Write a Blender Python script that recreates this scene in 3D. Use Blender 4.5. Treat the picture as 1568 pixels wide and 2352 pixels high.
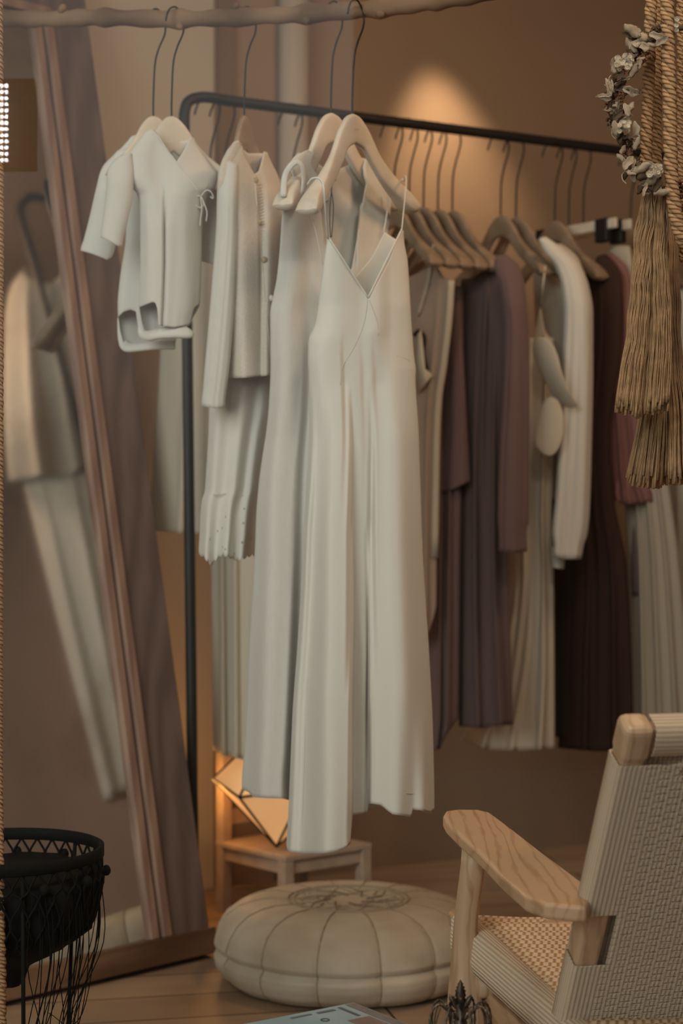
import bpy, math, random
import numpy as np
from mathutils import Vector, Matrix
random.seed(7); rng = np.random.RandomState(7)
for o in list(bpy.data.objects): bpy.data.objects.remove(o)
SC = bpy.context.scene; COL = SC.collection

# ------------------------------------------------------------------ camera, world, light, exposure
F = 4000.0; H = 1.04                       # focal length in pixels of the 1568x2352 frame, camera height
cam_d = bpy.data.cameras.new('camera'); cam = bpy.data.objects.new('camera', cam_d); COL.objects.link(cam)
cam.location = (0, 0, H); cam.rotation_euler = (math.pi/2, 0, 0)
cam_d.sensor_fit = 'VERTICAL'; cam_d.sensor_height = 36; cam_d.lens = F/2352*36
cam_d.clip_start = .05; cam_d.clip_end = 100
cam_d.dof.use_dof = True; cam_d.dof.focus_distance = 2.78; cam_d.dof.aperture_fstop = 3.7
SC.camera = cam
vs = SC.view_settings; vs.view_transform = 'Standard'; vs.look = 'None'; vs.gamma = 1; vs.exposure = -0.03; vs.use_curve_mapping = False

world = bpy.data.worlds.new('world'); SC.world = world; world.use_nodes = True
wn = world.node_tree; wn.nodes.clear()
w_out = wn.nodes.new('ShaderNodeOutputWorld'); w_bg = wn.nodes.new('ShaderNodeBackground')
w_tc = wn.nodes.new('ShaderNodeTexCoord'); w_sep = wn.nodes.new('ShaderNodeSeparateXYZ'); w_ramp = wn.nodes.new('ShaderNodeValToRGB')
w_map = wn.nodes.new('ShaderNodeMapRange'); w_map.inputs[1].default_value = -1; w_map.inputs[2].default_value = 1
wn.links.new(w_tc.outputs['Generated'], w_sep.inputs[0]); wn.links.new(w_sep.outputs[2], w_map.inputs[0]); wn.links.new(w_map.outputs[0], w_ramp.inputs[0])
cr = w_ramp.color_ramp; cr.elements[0].position = .40; cr.elements[0].color = (.02, .018, .016, 1)
cr.elements[1].position = .62; cr.elements[1].color = (.96, .98, .96, 1)
e = cr.elements.new(.50); e.color = (.25, .26, .25, 1)
wn.links.new(w_ramp.outputs[0], w_bg.inputs[0]); w_bg.inputs[1].default_value = 1.25
wn.links.new(w_bg.outputs[0], w_out.inputs[0])

def light(name, kind, loc, target, energy, color, **kw):
    l = bpy.data.lights.new(name, kind); l.energy = energy; l.color = color
    for k, v in kw.items(): setattr(l, k, v)
    o = bpy.data.objects.new(name, l); COL.objects.link(o); o.location = loc
    o.rotation_euler = (Vector(target)-Vector(loc)).to_track_quat('-Z', 'Y').to_euler()
    return o
# daylight of the street, coming through the shop window from the left
light('street_daylight', 'AREA', (-2.4, -.6, 2.5), (.1, 3.4, .9), 112, (.97, .99, .94), size=2.4)
# ceiling spots of the shop, and an added fill
light('wall_spot', 'SPOT', (.33, 4.96, 2.60), (.36, 5.216, 1.72), 40, (1, .74, .48), spot_size=math.radians(56), spot_blend=.9, shadow_soft_size=.03)
light('shop_light', 'AREA', (1.0, 3.3, 2.75), (.45, 4.6, .8), 17, (1, .60, .33), size=.5)
light('added_fill_light', 'AREA', (.55, 1.75, 2.7), (.55, 2.7, .5), 12, (1, .82, .64), size=.4)  # warm fill added to brighten chair, ropes and pouf

# ------------------------------------------------------------------ helpers
def P(px, py, d): return Vector(((px-784)/F*d, d, H-(py-1176)/F*d))
def PZ(px, py, z):
    d = (H-z)*F/(py-1176); return P(px, py, d)
def tag(o, label=None, cat=None, group=None, kind=None):
    if label: o['label'] = label
    if cat: o['category'] = cat
    if group: o['group'] = group
    if kind: o['kind'] = kind
    return o
def empty(name, loc, rz=0):
    o = bpy.data.objects.new(name, None); COL.objects.link(o); o.location = loc; o.rotation_euler = (0, 0, rz)
    o.empty_display_size = .05; return o
def pchip(xs, ys):
    xs = np.array(xs, float); ys = np.array(ys, float); h = np.diff(xs); dl = np.diff(ys)/h
    m = np.zeros(len(xs)); m[0] = dl[0]; m[-1] = dl[-1]
    for i in range(1, len(xs)-1):
        if dl[i-1]*dl[i] > 0:
            w1 = 2*h[i]+h[i-1]; w2 = h[i]+2*h[i-1]; m[i] = (w1+w2)/(w1/dl[i-1]+w2/dl[i])
    def f(x):
        x = min(max(x, xs[0]), xs[-1]); i = min(max(int(np.searchsorted(xs, x))-1, 0), len(xs)-2)
        t = (x-xs[i])/h[i]
        return float((1+2*t)*(1-t)**2*ys[i]+t*(1-t)**2*h[i]*m[i]+t*t*(3-2*t)*ys[i+1]+t*t*(t-1)*h[i]*m[i+1])
    return f
def spline(pts, n=8):
    pts = [Vector(p) for p in pts]; out = []
    q = [pts[0]*2-pts[1]]+pts+[pts[-1]*2-pts[-2]]
    for i in range(1, len(q)-2):
        for k in range(n):
            t = k/n; a, b, c, d = q[i-1], q[i], q[i+1], q[i+2]
            out.append(.5*((2*b)+(c-a)*t+(2*a-5*b+4*c-d)*t*t+(3*b-a-3*c+d)*t**3))
    out.append(pts[-1]); return out
class MB:
    def __init__(s): s.v = []; s.f = []; s.uv = []; s.smooth = True
    def box(s, c, ax, ay, az, bev=0):
        c = Vector(c); ax = Vector(ax); ay = Vector(ay); az = Vector(az); b = len(s.v)
        for x in (-1, 1):
            for y in (-1, 1):
                for z in (-1, 1): s.v.append(c+ax*x+ay*y+az*z)
        for f in ((0,1,3,2),(4,6,7,5),(0,4,5,1),(2,3,7,6),(0,2,6,4),(1,5,7,3)): s.f.append([b+i for i in f]); s.uv.append([(0,0)]*4)
        return s
    def tube(s, path, r, n=8, cap=True, flat=1.0, up=None):
        path = [Vector(p) for p in path]; L = len(path); b = len(s.v)
        rs = r if hasattr(r, '__len__') else [r]*L
        T = []
        for i in range(L):
            t = path[min(i+1, L-1)]-path[max(i-1, 0)]; T.append(t.normalized() if t.length > 1e-9 else Vector((0,0,1)))
        N = Vector(up) if up is not None else (Vector((0,1,0)) if abs(T[0].y) < .9 else Vector((1,0,0)))
        N = (N-T[0]*N.dot(T[0])).normalized(); acc = 0
        us = []
        for i in range(L):
            if i: acc += (path[i]-path[i-1]).length
            us.append(acc)
            N = (N-T[i]*N.dot(T[i])); N = N.normalized() if N.length > 1e-6 else Vector((1,0,0)); B = T[i].cross(N)
            for k in range(n):
                a = 2*math.pi*k/n; s.v.append(path[i]+(N*math.cos(a)*flat+B*math.sin(a))*rs[i])
        for i in range(L-1):
            for k in range(n):
                k2 = (k+1) % n; s.f.append([b+i*n+k, b+i*n+k2, b+(i+1)*n+k2, b+(i+1)*n+k])
                s.uv.append([(us[i], k/n), (us[i], (k+1)/n), (us[i+1], (k+1)/n), (us[i+1], k/n)])
        if cap:
            s.f.append([b+k for k in range(n)][::-1]); s.uv.append([(0, 0)]*n)
            s.f.append([b+(L-1)*n+k for k in range(n)]); s.uv.append([(0, 0)]*n)
        return s
    def loft(s, rings, cap=True):            # rings: list of lists of points, closed sections
        b = len(s.v); n = len(rings[0])
        for r in rings: s.v += [Vector(p) for p in r]
        for i in range(len(rings)-1):
            for k in range(n):
                k2 = (k+1) % n; s.f.append([b+i*n+k, b+i*n+k2, b+(i+1)*n+k2, b+(i+1)*n+k])
                s.uv.append([(i, k/n), (i, (k+1)/n), (i+1, (k+1)/n), (i+1, k/n)])
        if cap:
            s.f.append([b+k for k in range(n)][::-1]); s.uv.append([(0,0)]*n)
            s.f.append([b+(len(rings)-1)*n+k for k in range(n)]); s.uv.append([(0,0)]*n)
        return s
    def lathe(s, prof, c, n=48, fn=None):
        rings = []
        for r, z in prof:
            rings.append([Vector((c[0]+(r*(fn(2*math.pi*k/n, r, z) if fn else 1))*math.cos(2*math.pi*k/n), c[1]+(r*(fn(2*math.pi*k/n, r, z) if fn else 1))*math.sin(2*math.pi*k/n), c[2]+z)) for k in range(n)])
        return s.loft(rings)
    def grid(s, pts, closed=False):
        b = len(s.v); R = len(pts); C = len(pts[0])
        for r in pts: s.v += [Vector(p) for p in r]
        for i in range(R-1):
            for j in range(C-1):
                s.f.append([b+i*C+j, b+i*C+j+1, b+(i+1)*C+j+1, b+(i+1)*C+j])
                s.uv.append([(j, i), (j+1, i), (j+1, i+1), (j, i+1)])
        return s
    def ball(s, c, r, n=10, m=7, sc=(1,1,1)):
        c = Vector(c); rings = []
        for i in range(m+1):
            a = math.pi*(i+.02)/(m+.04); rings.append([c+Vector((r*sc[0]*math.sin(a)*math.cos(2*math.pi*k/n), r*sc[1]*math.sin(a)*math.sin(2*math.pi*k/n), r*sc[2]*math.cos(a))) for k in range(n)])
        return s.loft(rings)
    def build(s, name, mat, parent=None, smooth=True, solid=0, bevel=0, merge=False, sub=0):
        me = bpy.data.meshes.new(name); me.from_pydata([tuple(v) for v in s.v], [], s.f)
        uvl = me.uv_layers.new(name='UVMap'); k = 0; flat = []
        for u in s.uv:
            for c in u: flat += [c[0], c[1]]
        if len(flat) == len(uvl.data)*2: uvl.data.foreach_set('uv', flat)
        if merge:
            import bmesh
            bm = bmesh.new(); bm.from_mesh(me); bmesh.ops.remove_doubles(bm, verts=bm.verts, dist=1e-5)
            bmesh.ops.recalc_face_normals(bm, faces=bm.faces) ; bm.to_mesh(me); bm.free()
        me.update()
        o = bpy.data.objects.new(name, me); COL.objects.link(o); me.materials.append(mat)
        if smooth: me.polygons.foreach_set('use_smooth', [True]*len(me.polygons))
        if parent:
            o.parent = parent; o.matrix_parent_inverse = PW(parent).inverted()
        if bevel:
            m = o.modifiers.new('bevel', 'BEVEL'); m.width = bevel; m.segments = 3; m.limit_method = 'ANGLE'; m.angle_limit = math.radians(50)
        if solid:
            m = o.modifiers.new('solid', 'SOLIDIFY'); m.thickness = solid; m.offset = 0
        if sub:
            m = o.modifiers.new('sub', 'SUBSURF'); m.levels = sub; m.render_levels = sub
        return o
def PW(o):
    M = Matrix.LocRotScale(o.location, o.rotation_euler, o.scale)
    return (PW(o.parent) @ o.matrix_parent_inverse @ M) if o.parent else M
def copy_tree(o, parent=None):
    c = o.copy(); COL.objects.link(c)
    if parent: c.parent = parent
    for ch in [x for x in list(bpy.data.objects) if x.parent == o]: copy_tree(ch, c)
    return c

# ------------------------------------------------------------------ materials
def mat(name, col, rough=.8, metal=0, noise=0, nscale=8, bump=0, bscale=40, stretch=(1,1,1), sheen=0, transl=0, emis=None, estr=0, spec=.5, col2=None, bdist=.002):
    m = bpy.data.materials.new(name); m.use_nodes = True; nt = m.node_tree; b = nt.nodes['Principled BSDF']
    b.inputs['Base Color'].default_value = (*col, 1); b.inputs['Roughness'].default_value = rough; b.inputs['Metallic'].default_value = metal
    b.inputs['Specular IOR Level'].default_value = spec
    if sheen: b.inputs['Sheen Weight'].default_value = sheen
    if emis: b.inputs['Emission Color'].default_value = (*emis, 1); b.inputs['Emission Strength'].default_value = estr
    tc = nt.nodes.new('ShaderNodeTexCoord'); mp = nt.nodes.new('ShaderNodeMapping'); mp.inputs['Scale'].default_value = stretch
    nt.links.new(tc.outputs['Object'], mp.inputs['Vector'])
    if noise:
        n = nt.nodes.new('ShaderNodeTexNoise'); n.inputs['Scale'].default_value = nscale; n.inputs['Detail'].default_value = 6
        nt.links.new(mp.outputs[0], n.inputs['Vector'])
        r = nt.nodes.new('ShaderNodeValToRGB'); r.color_ramp.elements[0].position = .3; r.color_ramp.elements[1].position = .7
        c2 = col2 or tuple(c*(1-noise) for c in col)
        r.color_ramp.elements[0].color = (*c2, 1); r.color_ramp.elements[1].color = (*col, 1)
        nt.links.new(n.outputs['Fac'], r.inputs[0]); nt.links.new(r.outputs[0], b.inputs['Base Color'])
    if bump:
        n = nt.nodes.new('ShaderNodeTexNoise'); n.inputs['Scale'].default_value = bscale; n.inputs['Detail'].default_value = 4
        nt.links.new(mp.outputs[0], n.inputs['Vector'])
        bp = nt.nodes.new('ShaderNodeBump'); bp.inputs['Strength'].default_value = bump; bp.inputs['Distance'].default_value = bdist
        nt.links.new(n.outputs['Fac'], bp.inputs['Height']); nt.links.new(bp.outputs[0], b.inputs['Normal'])
    if transl:
        t = nt.nodes.new('ShaderNodeBsdfTranslucent'); t.inputs[0].default_value = (*[min(1, c*1.05) for c in col], 1)
        mx = nt.nodes.new('ShaderNodeMixShader'); mx.inputs[0].default_value = transl
        nt.links.new(b.outputs[0], mx.inputs[1]); nt.links.new(t.outputs[0], mx.inputs[2])
        nt.links.new(mx.outputs[0], nt.nodes['Material Output'].inputs[0])
    return m
def wood_mat(name, col, col2, scale=18, rough=.55, axis=(1, 1, .08), bump=.15, dist=6, rp=(.25, .85)):
    m = bpy.data.materials.new(name); m.use_nodes = True; nt = m.node_tree; b = nt.nodes['Principled BSDF']
    b.inputs['Roughness'].default_value = rough
    tc = nt.nodes.new('ShaderNodeTexCoord'); mp = nt.nodes.new('ShaderNodeMapping'); mp.inputs['Scale'].default_value = axis
    w = nt.nodes.new('ShaderNodeTexWave'); w.inputs['Scale'].default_value = scale; w.inputs['Distortion'].default_value = dist; w.inputs['Detail'].default_value = 3; w.inputs['Detail Scale'].default_value = 1.2
    n = nt.nodes.new('ShaderNodeTexNoise'); n.inputs['Scale'].default_value = scale*5; n.inputs['Detail'].default_value = 5
    mx = nt.nodes.new('ShaderNodeMath'); mx.operation = 'MULTIPLY_ADD'; mx.inputs[1].default_value = .45
    r = nt.nodes.new('ShaderNodeValToRGB'); r.color_ramp.elements[0].color = (*col2, 1); r.color_ramp.elements[1].color = (*col, 1)
    r.color_ramp.elements[0].position = rp[0]; r.color_ramp.elements[1].position = rp[1]
    nt.links.new(tc.outputs['Object'], mp.inputs[0]); nt.links.new(mp.outputs[0], w.inputs[0]); nt.links.new(mp.outputs[0], n.inputs[0])
    nt.links.new(n.outputs['Fac'], mx.inputs[0]); 
    m2 = nt.nodes.new('ShaderNodeMath'); m2.operation = 'MULTIPLY'; m2.inputs[1].default_value = .6
    nt.links.new(w.outputs['Fac'], m2.inputs[0]); nt.links.new(m2.outputs[0], mx.inputs[2])
    nt.links.new(mx.outputs[0], r.inputs[0]); nt.links.new(r.outputs[0], b.inputs['Base Color'])
    bp = nt.nodes.new('ShaderNodeBump'); bp.inputs['Strength'].default_value = bump; bp.inputs['Distance'].default_value = .001
    nt.links.new(mx.outputs[0], bp.inputs['Height']); nt.links.new(bp.outputs[0], b.inputs['Normal'])
    return m
def twist_mat(name, col, col2, freq=180, turns=2, bump=.6, rough=.85):
    m = bpy.data.materials.new(name); m.use_nodes = True; nt = m.node_tree; b = nt.nodes['Principled BSDF']
    b.inputs['Roughness'].default_value = rough; b.inputs['Specular IOR Level'].default_value = .3
    uv = nt.nodes.new('ShaderNodeUVMap'); sp = nt.nodes.new('ShaderNodeSeparateXYZ'); nt.links.new(uv.outputs[0], sp.inputs[0])
    a = nt.nodes.new('ShaderNodeMath'); a.operation = 'MULTIPLY'; a.inputs[1].default_value = freq; nt.links.new(sp.outputs[0], a.inputs[0])
    c = nt.nodes.new('ShaderNodeMath'); c.operation = 'MULTIPLY_ADD'; c.inputs[1].default_value = turns; nt.links.new(sp.outputs[1], c.inputs[0]); nt.links.new(a.outputs[0], c.inputs[2])
    d = nt.nodes.new('ShaderNodeMath'); d.operation = 'MULTIPLY'; d.inputs[1].default_value = 2*math.pi; nt.links.new(c.outputs[0], d.inputs[0])
    s_ = nt.nodes.new('ShaderNodeMath'); s_.operation = 'SINE'; nt.links.new(d.outputs[0], s_.inputs[0])
    mr = nt.nodes.new('ShaderNodeMapRange'); mr.inputs[1].default_value = -1; mr.inputs[2].default_value = .2; nt.links.new(s_.outputs[0], mr.inputs[0])
    r = nt.nodes.new('ShaderNodeValToRGB'); r.color_ramp.elements[0].color = (*col2, 1); r.color_ramp.elements[1].color = (*col, 1); nt.links.new(mr.outputs[0], r.inputs[0])
    nt.links.new(r.outputs[0], b.inputs['Base Color'])
    bp = nt.nodes.new('ShaderNodeBump'); bp.inputs['Strength'].default_value = bump; bp.inputs['Distance'].default_value = .001
    nt.links.new(mr.outputs[0], bp.inputs['Height']); nt.links.new(bp.outputs[0], b.inputs['Normal'])
    return m
M = {}
M['cotton'] = mat('white_cotton', (.74, .72, .66), .95, bump=.25, bscale=14, stretch=(1,1,.35), sheen=.2, transl=.12, bdist=.01, spec=.2)
M['linen'] = mat('white_linen', (.74, .72, .66), .95, noise=.05, nscale=180, bump=.3, bscale=10, stretch=(1,1,.3), sheen=.2, transl=.14, bdist=.008, spec=.2)
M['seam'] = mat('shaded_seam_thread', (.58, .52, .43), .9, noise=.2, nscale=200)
M['satin'] = mat('ivory_satin', (.76, .74, .67), .55, bump=.18, bscale=9, stretch=(1,1,.18), sheen=.3, transl=.10, bdist=.01, spec=.35)
M['knit'] = mat('cream_knit', (.74, .66, .56), .95, noise=.12, nscale=260, bump=.6, bscale=260, sheen=.3, transl=.10, spec=.2)
M['taupe'] = mat('taupe_crepe', (.36, .27, .21), .9, bump=.2, bscale=12, stretch=(1,1,.3), bdist=.008, spec=.2)
M['greige'] = mat('greige_linen', (.50, .43, .34), .9, bump=.2, bscale=12, stretch=(1,1,.3), bdist=.008, spec=.2)
M['pale'] = mat('pale_linen', (.56, .50, .40), .9, bump=.2, bscale=12, stretch=(1,1,.3), bdist=.008, spec=.2)
M['mauve'] = mat('mauve_crepe', (.165, .108, .105), .9, bump=.2, bscale=10, stretch=(1,1,.3), bdist=.008, spec=.2, sheen=.1)
M['mauve2'] = mat('dusty_mauve_crepe', (.145, .10, .093), .9, bump=.2, bscale=10, stretch=(1,1,.3), bdist=.008, spec=.2, sheen=.1)
M['brown'] = mat('dark_brown_wool', (.055, .030, .022), .95, bump=.2, bscale=10, stretch=(1,1,.3), bdist=.008, spec=.1)
M['rose'] = mat('rose_satin', (.26, .12, .105), .6, bump=.2, bscale=10, stretch=(1,1,.3), bdist=.008, spec=.3)
M['black'] = mat('black_metal', (.014, .012, .010), .5, noise=.3, nscale=30, bump=.1, bscale=60, spec=.4)
M['clipblack'] = mat('black_plastic', (.012, .011, .010), .5, noise=.2, spec=.4)
M['hanger'] = wood_mat('white_washed_hanger_wood', (.74, .65, .54), (.66, .57, .46), 20, .5, (.15, 1, 1), .08)
M['hanger2'] = wood_mat('plain_hanger_wood', (.36, .265, .185), (.27, .19, .125), 20, .5, (.15, 1, 1), .08)
M['branch'] = wood_mat('branch_bark', (.27, .165, .10), (.13, .075, .042), 9, .85, (.15, 1, 1), .6, 4)
M['ash'] = wood_mat('ash_wood', (.66, .44, .27), (.46, .27, .145), 17, .42, (1, .16, 1), .10, 9, (.12, .42))
M['ashleg'] = wood_mat('ash_wood_leg', (.68, .48, .31), (.50, .31, .17), 17, .42, (1, 1, .09), .10, 8, (.12, .45))
M['frame'] = wood_mat('weathered_mirror_frame_wood', (.175, .12, .10), (.12, .08, .065), 7, .7, (1, 1, .06), .25, 8)
M['bead'] = wood_mat('mirror_bead_wood', (.34, .215, .15), (.24, .14, .10), 7, .6, (1, 1, .06), .15, 6)
M['railwood'] = wood_mat('mirror_sill_wood', (.20, .11, .06), (.09, .042, .02), 8, .6, (.1, .1, 1), .3, 8)
M['whitewood'] = mat('white_painted_wood', (.45, .34, .25), .6, noise=.2, nscale=25, col2=(.34, .25, .18), bump=.15, bscale=30)
M['cord'] = twist_mat('paper_cord', (.86, .72, .55), (.60, .45, .31), 150, 1, .8)
M['seatcord'] = twist_mat('seat_paper_cord', (.82, .62, .42), (.42, .25, .13), 75, 1, 1.0)
M['jute'] = twist_mat('jute_yarn', (.54, .33, .175), (.22, .12, .055), 130, 3, 1.0, .95)
M['strand'] = mat('jute_strand', (.52, .325, .175), .95, noise=.4, nscale=60, bump=.5, bscale=300, spec=.2)
M['leather'] = mat('cream_leather', (.60, .53, .42), .6, noise=.28, nscale=7, bump=.35, bscale=9, bdist=.02, spec=.35, col2=(.44, .36, .26))
M['stitch'] = mat('brown_stitching', (.40, .32, .22), .9, noise=.3, nscale=80)
M['button'] = mat('tan_shell_button', (.42, .31, .18), .35, noise=.3, nscale=120)
M['pearl'] = mat('pearl_button', (.72, .68, .6), .3, noise=.1, nscale=120)
M['cordblack'] = mat('dark_tag_cord', (.03, .022, .018), .8, noise=.3, nscale=200)
M['pewter'] = mat('aged_pewter', (.24, .20, .155), .38, metal=.9, noise=.6, nscale=90, bump=.5, bscale=160, col2=(.06, .05, .04))
M['fringe'] = mat('black_cord_fringe', (.006, .006, .005), .8, noise=.3, nscale=60, spec=.2)
M['plum'] = mat('terracotta_cushion_cloth', (.36, .13, .06), .9, noise=.2, nscale=40, bump=.3, bscale=120)
M['dryleaf'] = mat('dried_pale_leaf', (.60, .47, .34), .85, noise=.5, nscale=45, bump=.4, bscale=80, transl=.15, col2=(.28, .21, .14))
M['drydark'] = mat('dried_dark_leaf', (.12, .072, .038), .9, noise=.5, nscale=60, bump=.4, bscale=90)
M['dryred'] = mat('dried_rust_flower', (.26, .11, .055), .9, noise=.5, nscale=90, bump=.5, bscale=150)
M['dryflower'] = mat('dried_white_flower', (.72, .64, .50), .9, noise=.3, nscale=110, bump=.5, bscale=150, col2=(.48, .38, .26))
M['pages'] = mat('white_page_edges', (.7, .66, .6), .8, noise=.2, nscale=(300), stretch=(.1,.1,8))
M['shade'] = mat('lit_parchment_shade', (.8, .5, .25), .8, noise=.1, emis=(1, .50, .20), estr=.46)
M['white_led'] = mat('white_led_bulbs', (1, 1, 1), .5, noise=.02, emis=(1, .95, .97), estr=50)
M['darkbox'] = mat('dark_lamp_housing', (.03, .018, .008), .7, noise=.3)

def plaster(name, c1, c2, scale=1.2):
    return mat(name, c1, .9, noise=.2, nscale=scale, bump=.12, bscale=22, col2=c2, bdist=.004, spec=.2)
M['wall'] = plaster('shaded_beige_plaster', (.35, .235, .152), (.32, .213, .137))  # same paint as the left wall, dimmer light put into the colour
M['wall_l'] = plaster('daylit_beige_plaster', (.62, .545, .44), (.58, .50, .40))  # same paint as the back wall, brighter daylight put into the colour
M['ceil'] = plaster('ceiling_paint', (.5, .4, .3), (.45, .36, .27))
M['glass_streak'] = plaster('painted_glass_streak', (.54, .46, .38), (.5, .42, .34))
M['ochre'] = plaster('painted_corner_shade', (.24, .15, .08), (.20, .12, .065))
def floor_mat():
    m = bpy.data.materials.new('wooden_floorboards'); m.use_nodes = True; nt = m.node_tree; b = nt.nodes['Principled BSDF']; b.inputs['Roughness'].default_value = .5
    tc = nt.nodes.new('ShaderNodeTexCoord'); mp = nt.nodes.new('ShaderNodeMapping'); mp.inputs['Rotation'].default_value = (0, 0, math.radians(-12))
    br = nt.nodes.new('ShaderNodeTexBrick'); br.inputs['Scale'].default_value = 1; br.inputs['Brick Width'].default_value = 1.7; br.inputs['Row Height'].default_value = .17; br.inputs['Mortar Size'].default_value = .003
    br.inputs['Color1'].default_value = (.50, .34, .22, 1); br.inputs['Color2'].default_value = (.44, .295, .185, 1); br.inputs['Mortar'].default_value = (.05, .03, .02, 1)
    n = nt.nodes.new('ShaderNodeTexNoise'); n.inputs['Scale'].default_value = 9; n.inputs['Detail'].default_value = 6
    m2 = nt.nodes.new('ShaderNodeMapping'); m2.inputs['Scale'].default_value = (.15, 1, 1)
    mx = nt.nodes.new('ShaderNodeMixRGB'); mx.blend_type = 'MULTIPLY'; mx.inputs[0].default_value = .5
    nt.links.new(tc.outputs['Object'], mp.inputs[0]); nt.links.new(mp.outputs[0], br.inputs[0]); nt.links.new(mp.outputs[0], m2.inputs[0]); nt.links.new(m2.outputs[0], n.inputs[0])
    nt.links.new(br.outputs[0], mx.inputs[1]); nt.links.new(n.outputs[0], mx.inputs[2]); nt.links.new(mx.outputs[0], b.inputs['Base Color'])
    return m
M['floor'] = floor_mat()
def glass_mat():
    m = bpy.data.materials.new('window_glass'); m.use_nodes = True; nt = m.node_tree; nt.nodes.remove(nt.nodes['Principled BSDF'])
    t = nt.nodes.new('ShaderNodeBsdfTransparent'); t.inputs[0].default_value = (.97, .985, .975, 1)
    g = nt.nodes.new('ShaderNodeBsdfGlossy'); g.inputs['Roughness'].default_value = .0
    fr = nt.nodes.new('ShaderNodeFresnel'); fr.inputs[0].default_value = 1.45; mx = nt.nodes.new('ShaderNodeMixShader')
    nt.links.new(fr.outputs[0], mx.inputs[0]); nt.links.new(t.outputs[0], mx.inputs[1]); nt.links.new(g.outputs[0], mx.inputs[2]); nt.links.new(mx.outputs[0], nt.nodes['Material Output'].inputs[0])
    return m
M['glass'] = glass_mat()
def mirror_mat():
    m = bpy.data.materials.new('old_mirror_glass'); m.use_nodes = True; nt = m.node_tree; b = nt.nodes['Principled BSDF']
    b.inputs['Metallic'].default_value = 1; b.inputs['Roughness'].default_value = .05
    tc = nt.nodes.new('ShaderNodeTexCoord'); n = nt.nodes.new('ShaderNodeTexNoise'); n.inputs['Scale'].default_value = 3; n.inputs['Detail'].default_value = 8
    r = nt.nodes.new('ShaderNodeValToRGB'); r.color_ramp.elements[0].position = .35; r.color_ramp.elements[1].position = .5
    r.color_ramp.elements[0].color = (.60, .55, .50, 1); r.color_ramp.elements[1].color = (.78, .76, .72, 1)
    nt.links.new(tc.outputs['Object'], n.inputs[0]); nt.links.new(n.outputs[0], r.inputs[0]); nt.links.new(r.outputs[0], b.inputs['Base Color'])
    return m
M['mirror'] = mirror_mat()

# ------------------------------------------------------------------ the setting
def slab(name, pts, thick, m):            # pts: four corners; thick: vector outwards
    b = MB(); t = Vector(thick); q = [Vector(p) for p in pts]
    b.v = q+[p+t for p in q]; b.f = [[0,1,2,3],[7,6,5,4],[0,4,5,1],[1,5,6,2],[2,6,7,3],[3,7,4,0]]; b.uv = [[(0,0)]*4]*6
    return tag(b.build(name, m, smooth=False), kind='structure')
CX, CY = -.355, 4.826                       # corner between the diagonal left wall and the back wall
wl = Vector((.707, .707)); wb = Vector((.874, .486))
A2 = Vector((CX, CY))-wl*4.6; B2 = Vector((CX, CY))+wb*3.4
TOP = 2.8
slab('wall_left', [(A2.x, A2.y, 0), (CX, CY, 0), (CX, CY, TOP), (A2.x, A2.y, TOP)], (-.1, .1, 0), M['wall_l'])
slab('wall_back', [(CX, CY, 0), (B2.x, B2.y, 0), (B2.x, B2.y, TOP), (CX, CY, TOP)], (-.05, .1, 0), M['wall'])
slab('wall_right', [(B2.x, B2.y, 0), (3.1, 1.52, 0), (3.1, 1.52, TOP), (B2.x, B2.y, TOP)], (.12, 0, 0), mat('stained_grey_plaster', (.60, .51, .48), .9, noise=.5, nscale=1.3, bump=.2, bscale=9, col2=(.36, .29, .26), stretch=(1, 1, .35)))
slab('floor', [(-3.9, 1.52, 0), (3.3, 1.52, 0), (3.3, 7, 0), (-3.9, 7, 0)], (0, 0, -.08), M['floor'])
slab('ceiling', [(-3.9, 1.52, TOP), (3.3, 1.52, TOP), (3.3, 7, TOP), (-3.9, 7, TOP)], (0, 0, .08), M['ceil'])
g = MB().box((-.3, 1.50, 1.4), (3.3, 0, 0), (0, .0001, 0), (0, 0, 1.4)); g = MB(); g.grid([[(-3.7, 1.50, 0), (3.1, 1.50, 0)], [(-3.7, 1.50, TOP), (3.1, 1.50, TOP)]])
tag(g.build('window_1', M['glass'], smooth=False), kind='structure')
# corner shadow painted as an ochre strip, glass reflection streak built as a pale tube
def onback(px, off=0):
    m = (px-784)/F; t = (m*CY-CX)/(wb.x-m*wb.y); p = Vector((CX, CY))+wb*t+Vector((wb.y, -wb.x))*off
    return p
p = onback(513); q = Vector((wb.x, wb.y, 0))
tag(MB().box((p.x, p.y, TOP/2), q*.022, Vector((wb.y, -wb.x, 0))*.02, (0, 0, TOP/2)).build('corner_shade_strip', M['ochre'], smooth=False), kind='structure')
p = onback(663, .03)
tag(MB().tube([(p.x, p.y, 0), (p.x, p.y, TOP)], .042, 24).build('glass_streak_tube', M['glass_streak']), kind='structure')

# unseen dark facade, added to cut glass veil and sky light from the right
tag(MB().box((3.1, -4.2, 3), (3.05, 0, 0), (0, .2, 0), (0, 0, 3)).build('unseen_light_blocker', mat('dark_blocker', (.05, .035, .03), .9, noise=.4, nscale=8), smooth=False), kind='structure')

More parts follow.
